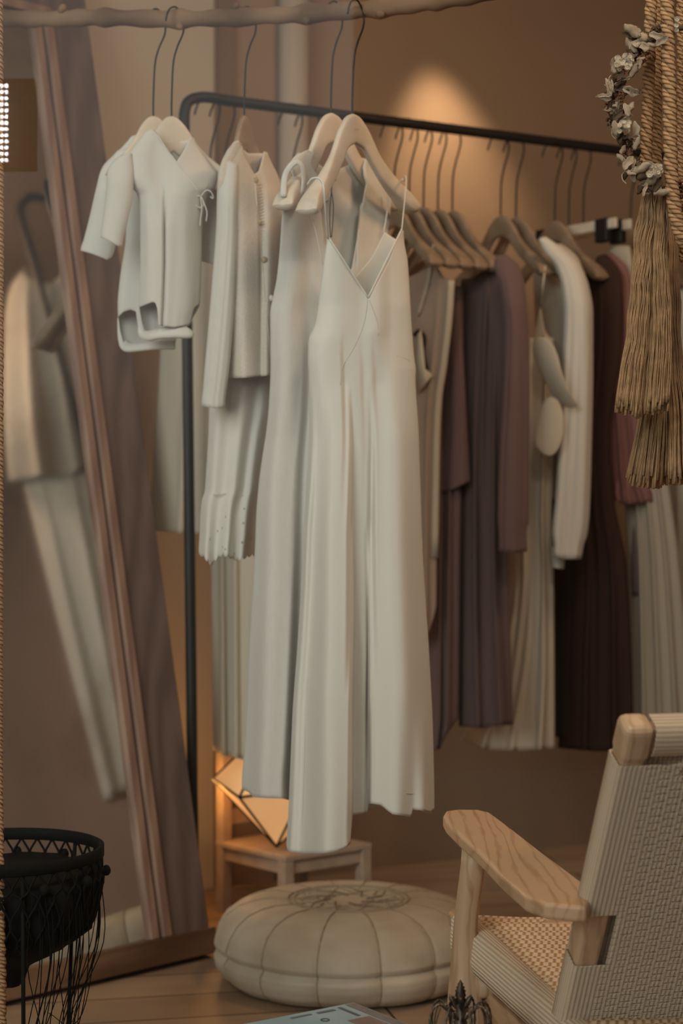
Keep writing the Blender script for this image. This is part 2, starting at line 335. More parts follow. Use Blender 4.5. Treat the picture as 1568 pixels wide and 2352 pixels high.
# ------------------------------------------------------------------ garments
def surf_fn(D, sil, th, slant, relief, wav, cxy, seed):
    ys = [s[0] for s in sil]; fl = pchip(ys, [s[1] for s in sil]); fr = pchip(ys, [s[2] for s in sil])
    ty = [t[0] for t in th]; tv = [t[1] for t in th]
    sy = [t[0] for t in slant]; sv = [t[1] for t in slant]
    rel = sorted(relief.items()) if relief else None
    r0 = np.random.RandomState(seed); ph = r0.rand(6)*6.28; am = r0.rand(6)*.8+.4; fq = np.array([1.6, 2.5, 3.7, 5.0, 6.6, 8.5])*(1+.15*r0.rand(6))
    def relf(u, y):
        if not rel: return 0
        Y = [k for k, _ in rel]; vals = []
        for k, lst in rel: 
            us = [a for a, _ in lst]; i = int(np.searchsorted(us, u)); 
            if i == 0: vals.append(lst[0][1])
            elif i >= len(us): vals.append(lst[-1][1])
            else:
                t = (u-us[i-1])/max(1e-6, us[i]-us[i-1]); t = t*t*(3-2*t); vals.append(lst[i-1][1]*(1-t)+lst[i][1]*t)
        return float(np.interp(y, Y, vals))
    def S(u, y, side):
        px = fl(y)+(u+1)/2*(fr(y)-fl(y))
        X = (px-784)/F*D; xc = (cxy-784)/F*D
        d = D+np.interp(y, sy, sv)*(X-xc)
        e = max(0, 1-u*u)**.5; t = np.interp(y, ty, tv)
        wa = np.interp(y, [w[0] for w in wav], [w[1] for w in wav]) if wav else 0
        w = sum(am[i]*math.sin(fq[i]*u*math.pi/2+ph[i]+(y*.0012)*(i-2)+side*1.3*i)/(1+.8*i) for i in range(6))*wa*min(1, e*1.6)
        if side == 0: d = d-t*e-w-relf(u, y)
        else: d = d+t*e-w*.7
        return P(px, y, d)
    def tou(px, y): return max(-1, min(1, 2*(px-fl(y))/(fr(y)-fl(y))-1))
    return S, tou
def garment(name, material, D, sil, neck, hem, th, slant=((0, 0),), neck_b=None, hem_b=None, relief=None, wav=None, cx=None, nu=70, nv=90, solid=.0016, seed=1, parent=None, front_only=False):
    cx = cx if cx is not None else (sil[0][1]+sil[0][2])/2
    S, tou = surf_fn(D, sil, th, slant, relief, wav, cx, seed)
    def prof(lst):
        pts = [(tou(a, b), b) for a, b in lst]
        us = [p[0] for p in pts]
        for i in range(1, len(us)):
            if us[i] <= us[i-1]: us[i] = us[i-1]+1e-4
        yy = [p[1] for p in pts]
        return lambda u: float(np.interp(u, us, yy))
    nf = prof(neck); hf = prof(hem); nb = prof(neck_b or neck); hb = prof(hem_b or hem)
    mb = MB(); us = [math.sin(math.pi/2*(-1+2*j/nu))*.5+.5*(-1+2*j/nu) for j in range(nu+1)]
    for side in ((0,) if front_only else (0, 1)):
        n_, h_ = (nf, hf) if side == 0 else (nb, hb)
        rows = []
        for i in range(nv+1):
            v = i/nv; row = []
            for u in us:
                if abs(u) > .999: a, b = nf(u), hf(u)
                else: a, b = n_(u), h_(u)
                row.append(S(u, a+(b-a)*v, side))
            rows.append(row)
        mb.grid(rows)
    o = mb.build(name, material, parent, solid=solid, merge=True)
    def on(px, py, off=.002): p = S(tou(px, py), py, 0); p.y -= off; return p
    return o, on
def part_tube(name, pts, r, material, parent, n=8, sm=6, flat=1.0): return MB().tube(spline(pts, sm), r, n, flat=flat).build(name, material, parent)

# ------------------------------------------------------------------ branch rail
bp_ = [(-160, 55, 3.60), (0, 44, 3.55), (120, 44, 3.52), (230, 40, 3.49), (400, 44, 3.44), (550, 39, 3.39), (700, 32, 3.34), (860, 20, 3.29), (1000, 2, 3.25), (1130, -20, 3.21), (1350, -70, 3.15)]
path = spline([P(*q) for q in bp_], 14)
rad = [.0165*(1+.07*math.sin(i*.9)+.05*math.sin(i*.37+1)) for i in range(len(path))]
for k in (43, 57, 69, 84, 99, 112):
    for i in range(len(rad)): rad[i] += .0038*math.exp(-((i-k)/1.5)**2)
br = MB().tube(path, rad, 18).build('branch_rail', M['branch'])
for o_, ang, s in ((57, -1, 1), (84, -1, .8), (69, 1, .7), (31, 1, .8), (99, -1, .6)):
    c = path[o_]+Vector((0, -.008, ang*.012)); MB().tube([c, c+Vector((.004, -.010, ang*.008*s)), c+Vector((.008, -.014, ang*.011*s))], [.009, .007, .004], 10).build('knot', M['branch'], br)
tag(br, 'bare knotty branch hung horizontally across the top as a clothes rail', 'branch')

# ------------------------------------------------------------------ hangers
def arms_mesh(W=.22, scale=1, body=1.0):
    xs = np.linspace(-1, 1, 49); top = pchip([0, .09, .23, .45, .68, .9, 1], [0, -.004, -.024, -.078, -.118, -.148, -.165]); bot = pchip([0, .14, .27, .45, .68, .9, 1], [-.056*body, -.064*body, -.092, -.126, -.158, -.186, -.190])
    rings = []
    for x in xs:
        a = abs(x); zt = top(a)*scale; zb = bot(a)*scale
        if a > .93: k = (a-.93)/.07; mid = (zt+zb)/2; zt = mid+(zt-mid)*math.sqrt(max(.02, 1-k*k)); zb = mid+(zb-mid)*math.sqrt(max(.02, 1-k*k))
        ty = (.0065+.0155*max(0, (a-.4)/.6)**1.2)*scale; yo = -.006*a*a*scale; ring = []
        for k in range(16):
            an = 2*math.pi*k/16; ca, sa = math.cos(an), math.sin(an)
            ring.append((x*W, yo+ty*math.copysign(abs(ca)**.55, ca), (zt+zb)/2+(zt-zb)/2*math.copysign(abs(sa)**.6, sa)))
        rings.append(ring)
    return rings
hook_front = [(0,0,-.008), (0,0,.03), (.003,0,.10), (.010,.006,.135), (.0205,.021,.168), (.0215,.0235,.190), (.016,.016,.206), (.008,.002,.214), (-.001,-.014,.207), (-.006,-.0225,.195), (-.009,-.0235,.180)]
hook_rack = [(0,0,-.008), (0,0,.03), (.002,0,.09), (.010,.004,.13), (.022,.012,.175), (.022,.020,.200), (.014,.016,.220), (0,.004,.2265), (-.014,-.010,.220), (-.024,-.016,.205), (-.032,-.018,.185), (-.036,-.018,.17)]
def hanger(loc, rz, roll, label, group, material, hook, W=.22, scale=1, body=1.0, hscale=1, hr=.0019, name='clothes_hanger', mesh_from=None):
    root = empty(name, loc, 0)
    if mesh_from:
        arms = bpy.data.objects.new('hanger_arms', mesh_from[0]); hk = bpy.data.objects.new('hook', mesh_from[1])
        for o in (arms, hk): COL.objects.link(o); o.parent = root
    else:
        arms = MB().loft(arms_mesh(W, scale, body)).build('hanger_arms', material); hk = MB().tube(spline([Vector(h)*hscale for h in hook], 6), hr, 8).build('hook', M['black'])
        for o in (arms, hk): o.parent = root
    arms.rotation_euler = (0, roll, rz)
    tag(root, label, 'clothes hanger', group); return root, (arms.data, hk.data)
R = math.radians
GH = 'wooden hangers hooked over the branch'
fd = {'a': 3.46, 'b': 3.435, 'c': 3.385, 'd': 3.315, 'e': 3.275}
hanger(P(352, 266, 3.485), R(25), R(-4), 'small wooden hanger inside the rearmost left bodysuit, mostly hidden', GH, M['hanger'], hook_front, W=.105, scale=.66, body=1.3)
hanger(P(394, 266, 3.42), R(25), R(-3), 'small pale wooden hanger with solid curved body holding the wrap bodysuit', GH, M['hanger'], hook_front, W=.105, scale=.66, body=1.9)
hanger(P(561, 264, 3.44), R(58), R(-4), 'brownish wooden hanger carrying the cream button cardigan', GH, M['hanger2'], hook_front, W=.09, scale=.85, body=1.5)
hanger(P(760, 259, fd['d']+.02), R(61), R(-8), 'pale wooden hanger holding the sleeveless linen dress, second from right', GH, M['hanger'], hook_front)
h5, _ = hanger(P(809, 261, fd['e']-.01), R(62), R(-9), 'pale wooden hanger carrying the long satin slip dress, frontmost of all', GH, M['hanger'], hook_front)

h5arm = [c for c in bpy.data.objects if c.parent == h5 and c.name.startswith('hanger_arms')][0]
for k, (w_, h_) in enumerate(((.0012, .0030), (.0012, .0030), (.0030, .0007), (.0012, .0030), (.0012, .0030), (.0028, .0007), (.0012, .0030))):      # worn, unreadable maker's stamp
    st = MB().box((-.009+.003*k, -.0064, -.030+(.001 if k in (2, 5) else 0)), (w_/2, 0, 0), (0, .0005, 0), (0, 0, h_/2)).build('stamp_mark', M['seam'], smooth=False); st.parent = h5arm

# ------------------------------------------------------------------ front garments
# long satin slip dress
sl_sil = [(400, 752, 925), (545, 751, 926), (600, 744, 935), (660, 736, 939), (745, 724, 944), (785, 709, 947), (830, 708, 951), (848, 709, 954), (865, 710, 953), (990, 711, 960), (1110, 705, 964), (1230, 697, 968), (1330, 693, 973), (1480, 684, 983), (1630, 673, 991), (1720, 669, 994), (1840, 664, 996), (1950, 658, 993)]
sl_rel = {400: [(-1, 0), (1, 0)], 760: [(-1, 0), (-.6, .006), (-.1, 0), (.3, .01), (.6, 0), (1, 0)],
          880: [(-1, 0), (-.75, .010), (-.42, .008), (-.33, -.002), (-.05, 0), (.02, -.003), (.18, .002), (.26, -.002), (.6, .008), (1, 0)],
          1200: [(-1, 0), (-.93, .02), (-.84, .01), (-.55, .04), (-.28, .036), (-.2, -.006), (.06, -.003), (.14, -.014), (.24, .010), (.62, .026), (1, 0)],
          1600: [(-1, 0), (-.95, .03), (-.84, .018), (-.5, .075), (-.2, .066), (-.14, -.02), (.03, -.012), (.06, -.035), (.12, .012), (.6, .045), (1, 0)],
          1960: [(-1, 0), (-.95, .045), (-.82, .03), (-.45, .10), (-.16, .085), (-.115, -.03), (.08, -.02), (.1, -.045), (.14, .02), (.5, .05), (.7, .03), (.85, .05), (1, 0)]}
slip, on = garment('slip_dress', M['satin'], 3.24, sl_sil,
    [(751, 548), (754, 545), (845, 684), (921, 527), (926, 530), (926, 560)],
    [(658, 1942), (661, 1952), (668, 1957), (692, 1960), (740, 1960), (775, 1955), (795, 1946), (804, 1936), (806, 1925), (808.5, 1873), (843.5, 1866), (846, 1845), (875, 1849), (890, 1862), (901, 1870), (925, 1874), (943, 1877), (946, 1860), (965, 1861), (988, 1868), (993, 1862)],
    [(500, .028), (850, .04), (1300, .06), (1950, .09)], slant=((540, .9), (700, .45), (1000, .2), (2000, .08)),
    neck_b=[(751, 548), (760, 560), (800, 640), (814, 636), (850, 595), (874, 550), (882, 533), (926, 560)],
    hem_b=[(658, 1942), (700, 1900), (806, 1850), (993, 1862)],
    relief=sl_rel, wav=((500, .0), (760, .0004), (1200, .0016), (1950, .004)), nu=150, nv=170, seed=3)
tag(slip, 'long ivory satin slip dress with thin straps and V neck, frontmost on the branch', 'dress', 'white clothes on the branch')
part_tube('strap', [P(706, 424, 3.075), P(716, 411, 3.065), P(732, 410, 3.06), P(741, 424, 3.06), P(744, 445, 3.06), P(748, 490, 3.09), on(753, 548)], .0021, M['satin'], slip, flat=.6)
part_tube('strap', [P(711, 476, 3.13), P(718, 505, 3.2), P(727, 540, 3.22), P(737, 590, 3.235), P(744, 615, 3.25)], .0018, M['satin'], slip, flat=.6)
part_tube('strap', [P(928, 416, 3.43), P(931, 405, 3.40), P(932, 425, 3.375), P(928, 470, 3.35), on(922, 530)], .0021, M['satin'], slip, flat=.6)
part_tube('strap', [P(925, 412, 3.43), P(897, 428, 3.46), P(893, 440, 3.46), P(888, 490, 3.44), P(880, 535, 3.41)], .0019, M['satin'], slip, flat=.6)
MB().tube([on(x, y, .001) for x, y in [(754+91*t, 545+139*t) for t in np.linspace(0, 1, 16)]], .0017, 6).build('neckline_piping', M['satin'], slip)
MB().tube([on(x, y, .001) for x, y in [(845+77*t, 684-157*t) for t in np.linspace(0, 1, 16)]], .0019, 6).build('neckline_piping', M['satin'], slip)
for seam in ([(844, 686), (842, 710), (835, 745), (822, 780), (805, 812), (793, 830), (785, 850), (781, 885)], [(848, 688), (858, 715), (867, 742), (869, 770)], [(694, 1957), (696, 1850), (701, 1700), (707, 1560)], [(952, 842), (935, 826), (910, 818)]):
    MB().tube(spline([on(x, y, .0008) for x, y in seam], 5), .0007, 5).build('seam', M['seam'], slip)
MB().tube(spline([on(x, y, .0004) for x, y in [(846, 1812), (880, 1818), (930, 1822), (985, 1824)]], 5), .0006, 5).build('hem_stitching', M['linen'], slip)

# sleeveless linen dress behind it
l_sil = [(340, 700, 842), (356, 680, 844), (378, 666, 852), (402, 672, 872), (430, 690, 898), (455, 692, 899), (462, 684, 898), (469, 652, 897), (500, 648, 895), (560, 644, 889), (640, 636, 892), (681, 628, 896), (720, 621, 898), (840, 622, 900), (930, 618, 900), (990, 612, 900), (1050, 603, 900), (1110, 595, 900), (1185, 589, 898), (1260, 586, 896), (1330, 582, 894), (1480, 573, 890), (1630, 567, 880), (1720, 562, 875), (1804, 556, 870), (1850, 556, 870)]
lin, on = garment('sleeveless_dress', M['linen'], 3.345, l_sil,
    [(690, 352), (706, 344), (722, 352), (735, 470), (745, 560), (800, 655), (818, 560), (836, 430), (838, 366), (842, 364), (846, 370)],
    [(556, 1812), (572, 1820), (582, 1831), (610, 1833), (650, 1834), (664, 1838), (760, 1845), (870, 1838)],
    [(340, .026), (450, .028), (700, .03), (1200, .05), (1850, .07)], slant=((340, 1.75), (450, 1.6), (600, .7), (1000, .2), (1900, .05)),
    neck_b=[(690, 352), (706, 346), (722, 362), (760, 396), (800, 379), (830, 362), (838, 364), (846, 370)],
    relief={400: [(-1, 0), (1, 0)], 700: [(-1, 0), (-.7, .012), (-.4, -.004), (1, 0)], 1000: [(-1, 0), (-.8, .02), (-.5, .008), (-.36, -.008), (-.2, .01), (1, 0)], 1400: [(-1, 0), (-.75, .035), (-.45, .022), (-.3, -.01), (1, 0)], 1850: [(-1, 0), (-.7, .05), (-.45, .035), (-.25, -.015), (1, 0)]},
    wav=((400, .0004), (760, .002), (1200, .004), (1850, .007)), nu=110, nv=150, seed=8)
tag(lin, 'long white sleeveless linen dress hanging directly behind the slip dress', 'dress', 'white clothes on the branch')
part_tube('armhole_trim', [P(650, 452, 3.16), P(653, 410, 3.17), P(664, 385, 3.17), P(680, 372, 3.175), P(692, 380, 3.18), P(697, 405, 3.19), P(694, 440, 3.2), P(684, 458, 3.21)], .0058, M['linen'], lin, flat=.5)
for dx in (0, .006):
    part_tube('tag_cord', [P(761, 418, 3.30)+Vector((dx*.5, -.005, 0)), P(761, 440, 3.30)+Vector((0, -.005, 0)), P(758, 470, 3.30)+Vector((dx, -.005, 0)), P(757, 510, 3.30)+Vector((dx, -.005, 0)), P(759, 546, 3.30)+Vector((dx*.3, -.005, 0))], .0009, M['cordblack'], lin)
mb = MB()
for k in range(5): mb.ball(P(754+4*k, 414+3*(k % 2), 3.30)+Vector((0, -.004, 0)), .0022, 8, 5)
mb.build('label_knot', M['dryflower'], lin)

# cream cardigan
c_sil = [(322, 530, 610), (345, 522, 612), (372, 509, 622), (400, 502, 636), (430, 500, 645), (520, 498, 650), (640, 505, 648), (760, 515, 642), (880, 520, 640)]
card, on = garment('cardigan', M['knit'], 3.41, c_sil,
    [(522, 345), (536, 326), (548, 322), (556, 335), (568, 370), (584, 400), (594, 392), (602, 365), (606, 348), (612, 350)],
    [(520, 868), (560, 868), (600, 864), (640, 860)],
    [(322, .02), (500, .05), (880, .06)], slant=((322, 1.5), (420, 1.3), (520, .6), (900, .2)),
    neck_b=[(522, 345), (540, 330), (570, 352), (606, 352), (612, 352)],
    relief={322: [(-1, 0), (1, 0)], 480: [(-1, 0), (-.2, .012), (.22, .006), (.3, -.004), (.6, .01), (1, 0)], 880: [(-1, 0), (-.3, .02), (.3, 0), (.55, .016), (1, 0)]},
    wav=((322, 0), (500, .0006), (880, .002)), nu=70, nv=70, seed=5)
tag(card, 'cream knitted cardigan with small buttons, hung left of the long dresses', 'cardigan', 'white clothes on the branch')
slv, son = garment('sleeve', M['linen'], 3.345, [(372, 512, 542), (385, 504, 545), (400, 501, 546), (520, 497, 545), (640, 488, 541), (760, 478, 533), (850, 470, 525), (890, 467, 520), (930, 463, 516), (940, 463, 516)],
    [(512, 374), (527, 370), (542, 376)], [(463, 932), (480, 936), (497, 939), (516, 935)], [(372, .012), (450, .028), (940, .024)], wav=((372, 0), (600, .002), (940, .002)), nu=36, nv=60, seed=12, parent=card)
slv2, _ = garment('sleeve', M['linen'], 3.56, [(400, 610, 640), (500, 612, 648), (700, 605, 650), (900, 600, 650), (930, 600, 650)], [(610, 405), (640, 410)], [(600, 925), (650, 928)], [(400, .01), (900, .022)], nu=24, nv=30, seed=13, parent=card)
MB().tube(spline([on(x, y, .001) for x, y in [(585, 402), (590, 470), (597, 540), (603, 610), (608, 680), (616, 760), (624, 860)]], 6), .0011, 6).build('placket_edge', M['knit'], card)
for k, (x, y) in enumerate([(586, 415), (594, 511), (607, 597), (622, 685)]):
    c = on(x, y, .003); MB().ball(c, .0062, 14, 8, (1, .45, 1)).build('button', M['button'] if k < 3 else M['pearl'], card)
mb = MB()
for k in range(13):
    y = 327+k*3.3; x0 = 532-(y-327)*.55; mb.tube([on(x0+1, y+4, .001), on(x0+12, y+1, .001), on(x0+24, y+3, .001)], .0009, 5)
mb.build('shoulder_ribbing', M['knit'], card)
mb = MB()
for k in range(60):
    y = 425+k*7.0
    if y > 850: break
    x0 = 588+(y-425)*.088; mb.tube([on(x0, y, .0002), on(x0+14, y-1.5, .0002)], .0005, 4)
mb.build('placket_ribbing', M['knit'], card)
# eyelet cotton dress under the cardigan
e_sil = [(560, 530, 640), (860, 490, 640), (940, 481, 632), (1000, 479, 620), (1100, 473, 605), (1128, 471, 602), (1150, 464, 598), (1180, 461, 594), (1230, 459, 590), (1265, 457, 586), (1300, 457, 584)]
hem = []; x = 457; k = 0
while x < 586:
    b = 1264+22*math.exp(-((x-485)/14)**2)+12*math.exp(-((x-545)/22)**2)+6
    hem.append((x, b-abs(math.sin(k*math.pi/4))*0+7*abs(math.sin(k*math.pi/5)))); x += 2.2; k += 1
eye, on = garment('eyelet_dress', M['cotton'], 3.46, e_sil, [(530, 560), (640, 560)], hem, [(560, .02), (900, .04), (1290, .05)], slant=((560, .4), (1300, .1)),
    relief={560: [(-1, 0), (1, 0)], 1120: [(-1, 0), (-.7, .012), (-.35, .0), (0, .015), (.35, -.004), (.6, .01), (1, 0)], 1290: [(-1, 0), (-.75, .03), (-.4, .0), (0, .03), (.2, -.006), (.55, .028), (.85, -.002), (1, 0)]},
    wav=((560, 0), (940, .0025), (1290, .005)), nu=90, nv=90, seed=15)
tag(eye, 'white cotton dress with scalloped eyelet frill, hem showing beneath the cardigan', 'dress', 'white clothes on the branch')
EYM = mat('eyelet_shadow_thread', (.40, .36, .30), .9, noise=.1)
for x, y in ((481, 1238), (500, 1220), (511, 1213), (519, 1187), (512, 1257), (518, 1262), (539, 1272), (559, 1202), (561, 1169), (556, 1246), (575, 1236)):
    MB().ball(on(x, y, .0008), .0021, 8, 5, (1, .3, 1.2)).build('eyelet', EYM, eye)
MB().tube(spline([on(x, y, .001) for x, y in [(472, 1132), (490, 1136), (520, 1134), (550, 1138), (590, 1132)]], 5), .0009, 5).build('frill_seam', M['cotton'], eye)

# wrap bodysuit (front) and plain bodysuit (behind it)
b2_sil = [(296, 338, 442), (320, 322, 446), (350, 300, 462), (380, 290, 484), (402, 288, 500), (430, 302, 496), (446, 316, 478), (470, 319, 470), (520, 322, 464), (600, 323, 462), (700, 320, 458), (730, 322, 450), (770, 330, 440)]
bod, on = garment('wrap_bodysuit', M['cotton'], 3.40, b2_sil,
    [(322, 320), (338, 300), (350, 295), (362, 306), (380, 338), (405, 371), (425, 340), (438, 314), (446, 318)],
    [(320, 706), (334, 700), (350, 694), (357, 696), (362, 712), (364, 748), (400, 752), (434, 746), (437, 716), (446, 706), (458, 698)],
    [(296, .012), (450, .035), (770, .03)], slant=((296, .5), (450, .25), (770, .1)),
    neck_b=[(322, 320), (345, 306), (390, 330), (430, 322), (446, 318)], hem_b=[(320, 706), (330, 760), (345, 776), (400, 776), (436, 745), (458, 700)],
    relief={296: [(-1, 0), (1, 0)], 420: [(-1, 0), (-.6, .008), (-.3, .002), (.2, .012), (1, 0)], 520: [(-1, .0), (-.7, .014), (-.3, .016), (-.22, .001), (-.12, .018), (.4, .016), (1, 0)], 770: [(-1, 0), (-.6, .014), (-.3, .014), (-.2, 0), (-.1, .016), (.5, .012), (1, 0)]},
    wav=((296, 0), (450, .001), (770, .0022)), nu=80, nv=80, seed=21)
tag(bod, 'white wrap baby bodysuit with a small tied bow at its side, front of two', 'bodysuit', 'white clothes on the branch')
garment('sleeve', M['cotton'], 3.36, [(352, 283, 300), (375, 256, 304), (395, 247, 306), (440, 244, 305), (500, 237, 294), (550, 231, 282), (570, 231, 279)], [(283, 356), (300, 352)], [(231, 545), (250, 553), (270, 565), (279, 567)], [(352, .008), (420, .022), (570, .02)], nu=30, nv=40, seed=22, parent=bod)
garment('sleeve', M['knit'], 3.47, [(395, 478, 498), (420, 470, 503), (500, 464, 505), (600, 460, 505), (612, 460, 505)], [(478, 398), (498, 396)], [(460, 599), (480, 605), (505, 612)], [(395, .008), (600, .02)], nu=24, nv=30, seed=23, parent=bod)
crp = [P(322, 735, 3.42), P(328, 765, 3.41), P(345, 770, 3.39), P(370, 765, 3.375), P(405, 763, 3.37), P(428, 764, 3.372), P(440, 765, 3.38)]
mb = MB(); cp = spline(crp, 6); mb.tube(cp, [.004+.0125*min(1, i/14)*(1 if i < len(cp)-6 else math.sqrt(max(.05, (len(cp)-i)/6.5))) for i in range(len(cp))], 14, flat=.55); mb.build('snap_flap', M['cotton'], bod)
part_tube('wrap_edge', [on(362, 310, .001), on(382, 342, .001), on(405, 372, .001), on(430, 404, .001), on(452, 434, .001), on(464, 450, .001)], .0013, M['cotton'], bod, sm=8)
bw = [(462, 452), (450, 455), (449, 470), (457, 478), (467, 474), (466, 460), (463, 452), (474, 440), (484, 442), (490, 452), (489, 457), (483, 452)]
part_tube('bow', [on(462, 452, .008)+Vector(((x-462)*.00085, -.004*math.sin(i), -(y-452)*.00085)) for i, (x, y) in enumerate(bw)], .0013, M['cotton'], bod)
part_tube('bow', [on(462, 452, .009)+Vector(((x-462)*.00085, 0, -(y-452)*.00085)) for x, y in [(463, 454), (470, 470), (476, 490), (474, 510)]], .0012, M['cotton'], bod)
part_tube('bow', [on(462, 452, .008)+Vector(((x-462)*.00085, 0, -(y-452)*.00085)) for x, y in [(461, 454), (464, 480), (461, 505), (460, 520)]], .0011, M['cotton'], bod)
b1_sil = [(308, 298, 370), (330, 288, 380), (352, 268, 400), (375, 256, 410), (420, 262, 410), (470, 286, 410), (540, 289, 410), (640, 276, 412), (700, 271, 412), (760, 274, 410), (790, 281, 409), (806, 291, 408)]
bo1, on = garment('plain_bodysuit', M['cotton'], 3.50, b1_sil, [(288, 330), (302, 313), (315, 309), (328, 316), (350, 340), (372, 330), (380, 330)],
    [(271, 728), (284, 716), (300, 711), (313, 716), (318, 760), (400, 770), (412, 740)], [(308, .012), (450, .03), (806, .03)], slant=((308, .5), (806, .1)),
    hem_b=[(271, 730), (276, 765), (284, 792), (296, 803), (400, 803), (412, 740)],
    wav=((308, 0), (450, .0015), (806, .0025)), nu=60, nv=60, seed=25)
tag(bo1, 'plain white baby bodysuit hanging behind the wrap bodysuit, leftmost on the branch', 'bodysuit', 'white clothes on the branch')
garment('sleeve', M['cotton'], 3.475, [(340, 276, 292), (360, 258, 300), (378, 240, 302), (395, 231, 302), (430, 222, 298), (500, 206, 284), (550, 193, 268), (575, 186, 262), (600, 186, 255)], [(276, 345), (292, 340)], [(186, 576), (205, 581), (230, 590), (246, 597), (255, 592), (262, 580)], [(340, .008), (420, .026), (600, .024)], nu=36, nv=44, seed=26, parent=bo1)
mb = MB(); cp = spline([P(275, 730, 3.53), P(280, 775, 3.52), P(292, 797, 3.50), P(320, 797, 3.48), P(360, 793, 3.47), P(402, 792, 3.47)], 6); mb.tube(cp, [.005+.007*min(1, i/12) for i in range(len(cp))], 12, flat=.6); mb.build('snap_flap', M['cotton'], bo1)

# ------------------------------------------------------------------ black clothes rack
def rk(t): return Vector((-.37+1.15*t, 4.2+.64*t))
def rt(px): m = (px-784)/F; return (.37+4.2*m)/(1.15-.64*m)
ZR = H+1.004
rack = empty('clothes_rack', (-.36, 4.19, 0))
a, b = rk(.0), rk(1.62)
lp = (-.352, 4.17)
pth = [(lp[0], lp[1], 0), (-.36, 4.18, .6), (-.37, 4.188, 1.4), (-.378, 4.19, ZR-.09)]
cpts = spline([(-.378, 4.19, ZR-.09), (-.377, 4.191, ZR-.04), (-.365, 4.197, ZR-.012), (-.33, 4.215, ZR), (-.28, 4.25, ZR)], 6)
e_ = b
MB().tube([Vector(p) for p in pth[:-1]]+cpts+[Vector((*rk(.4), ZR)), Vector((*rk(.8), ZR)), Vector((*rk(1.5), ZR)), Vector((*rk(1.58), ZR-.01)), Vector((*rk(1.61), ZR-.05)), Vector((*rk(1.62), ZR-.1)), Vector((e_.x, e_.y, 0))], .0132, 14).build('rail', M['black'], rack)
MB().tube([(lp[0]-.11, lp[1]+.2, .015), (lp[0]+.11, lp[1]-.2+.1, .015)], .012, 10).build('foot', M['black'], rack)
MB().tube([(e_.x-.15, e_.y+.26, .015), (e_.x+.15, e_.y-.26, .015)], .012, 10).build('foot', M['black'], rack)
tag(rack, 'black tubular metal clothes rack running across the room behind the branch', 'clothes rack')

rackroot = [None]
def rack_hanger(px_base, label, angle=-60.9):
    t = rt(px_base+8); p = rk(t); loc = (p.x-.004, p.y, ZR-.213)
    root, ms = hanger(loc, R(angle), R(0), label, 'wooden hangers on the black rack', M['hanger2'], hook_rack, mesh_from=rackroot[0], hr=.0026)
    rackroot[0] = ms; return root
names = [(478, 'leftmost wooden hanger on the black rack, beside its bent corner'), (512, 'second wooden hanger from the bent corner of the black rack'),
         (668, 'dark hooked hanger on the rack just left of the long dresses'), (706, 'hanger on the rack partly hidden behind the pale dress hanger'),
         (900, 'hanger peeking out right beside the slip dress strap'), (935, 'second wooden hanger in the tight row of five on the rack'), (968, 'middle wooden hanger in the tight row of five on the rack'),
         (1001, 'fourth wooden hanger in the tight row of five, carrying a mauve top'), (1034, 'last wooden hanger in the tight row of five, beside the glowing wall'),
         (1145, 'wooden hanger with a round brown shoulder, left of the white blouse hanger'), (1180, 'wooden hanger inside the white long-sleeved blouse'),
         (1269, 'lit wooden hanger holding the dark brown coat'), ]
hang = {}
for px, lb in names: hang[px] = rack_hanger(px, lb)
# clip hanger
for px, lb in ((1298, 'pale flat clip hanger with black clips, behind the dark coat'), (1331, 'clip hanger with large black clip above the rose blouse')):
    t = rt(px+8); p = rk(t); rt_ = empty('clip_hanger', (p.x, p.y, ZR-.213))
    MB().tube(spline([Vector(h) for h in hook_rack], 6), .0026, 8).build('hook', M['black']).parent = rt_
    ux = Vector((.6, -.8, 0))
    o = MB().box(ux*.02+Vector((0, 0, -.025)), ux*.16, Vector((.8, .6, 0))*.006, (0, 0, .014)).build('bar', M['hanger'], smooth=False, bevel=.004); o.parent = rt_
    for s in (.13, -.1):
        o = MB().box(ux*s+Vector((0, 0, -.04)), ux*.022, Vector((.8, .6, 0))*.012, (0, 0, .032)).build('clip', M['clipblack'], smooth=False, bevel=.004); o.parent = rt_
    tag(rt_, lb, 'clothes hanger', 'clip hangers on the black rack')
hanger((*rk(rt(1448)), ZR-.213), R(-61), 0, 'rightmost hanger on the rack, half hidden behind the jute tassel', 'wooden hangers on the black rack', M['hanger2'], hook_rack, mesh_from=rackroot[0])

GR = 'clothes on the black rack'
def rg(name, m, px, dd, sil, neck, hem, label, cat, th=.03, sl=-1.0, relief=None, wav=.0022, seed=1, **kw):
    D = rk(rt(px)).y+dd; y0, y1 = sil[0][0], sil[-1][0]
    o, on = garment(name, m, D, sil, neck, hem, [(y0, th*.6), (y0+150, th), (y1, th*1.5)], slant=((y0, sl), (y1, sl*.6)), relief=relief, wav=((y0, 0), (y0+250, wav*.7), (y1, wav)), cx=px, nu=60, nv=80, seed=seed, solid=.003, **kw)
    tag(o, label, cat, GR); return o, on
def fold(*c):  # symmetrical ridge relief at u positions
    return [(-1, 0)]+[q for u, a in c for q in ((u-.12, 0), (u, a), (u+.12, -.004))]+[(1, 0)]
rg('linen_tunic', M['greige'], 478, .10, [(400, 430, 500), (470, 390, 560), (600, 375, 570), (820, 368, 570), (1000, 356, 575), (1220, 343, 580)], [(430, 410), (465, 430), (500, 412)], [(343, 1216), (380, 1222), (440, 1226), (580, 1222)],
   'greige linen tunic ending halfway down, nearest the rack post', 'tunic', sl=-.4, seed=31, relief={400: fold(), 1220: fold((-.4, .02), (.1, .015))})
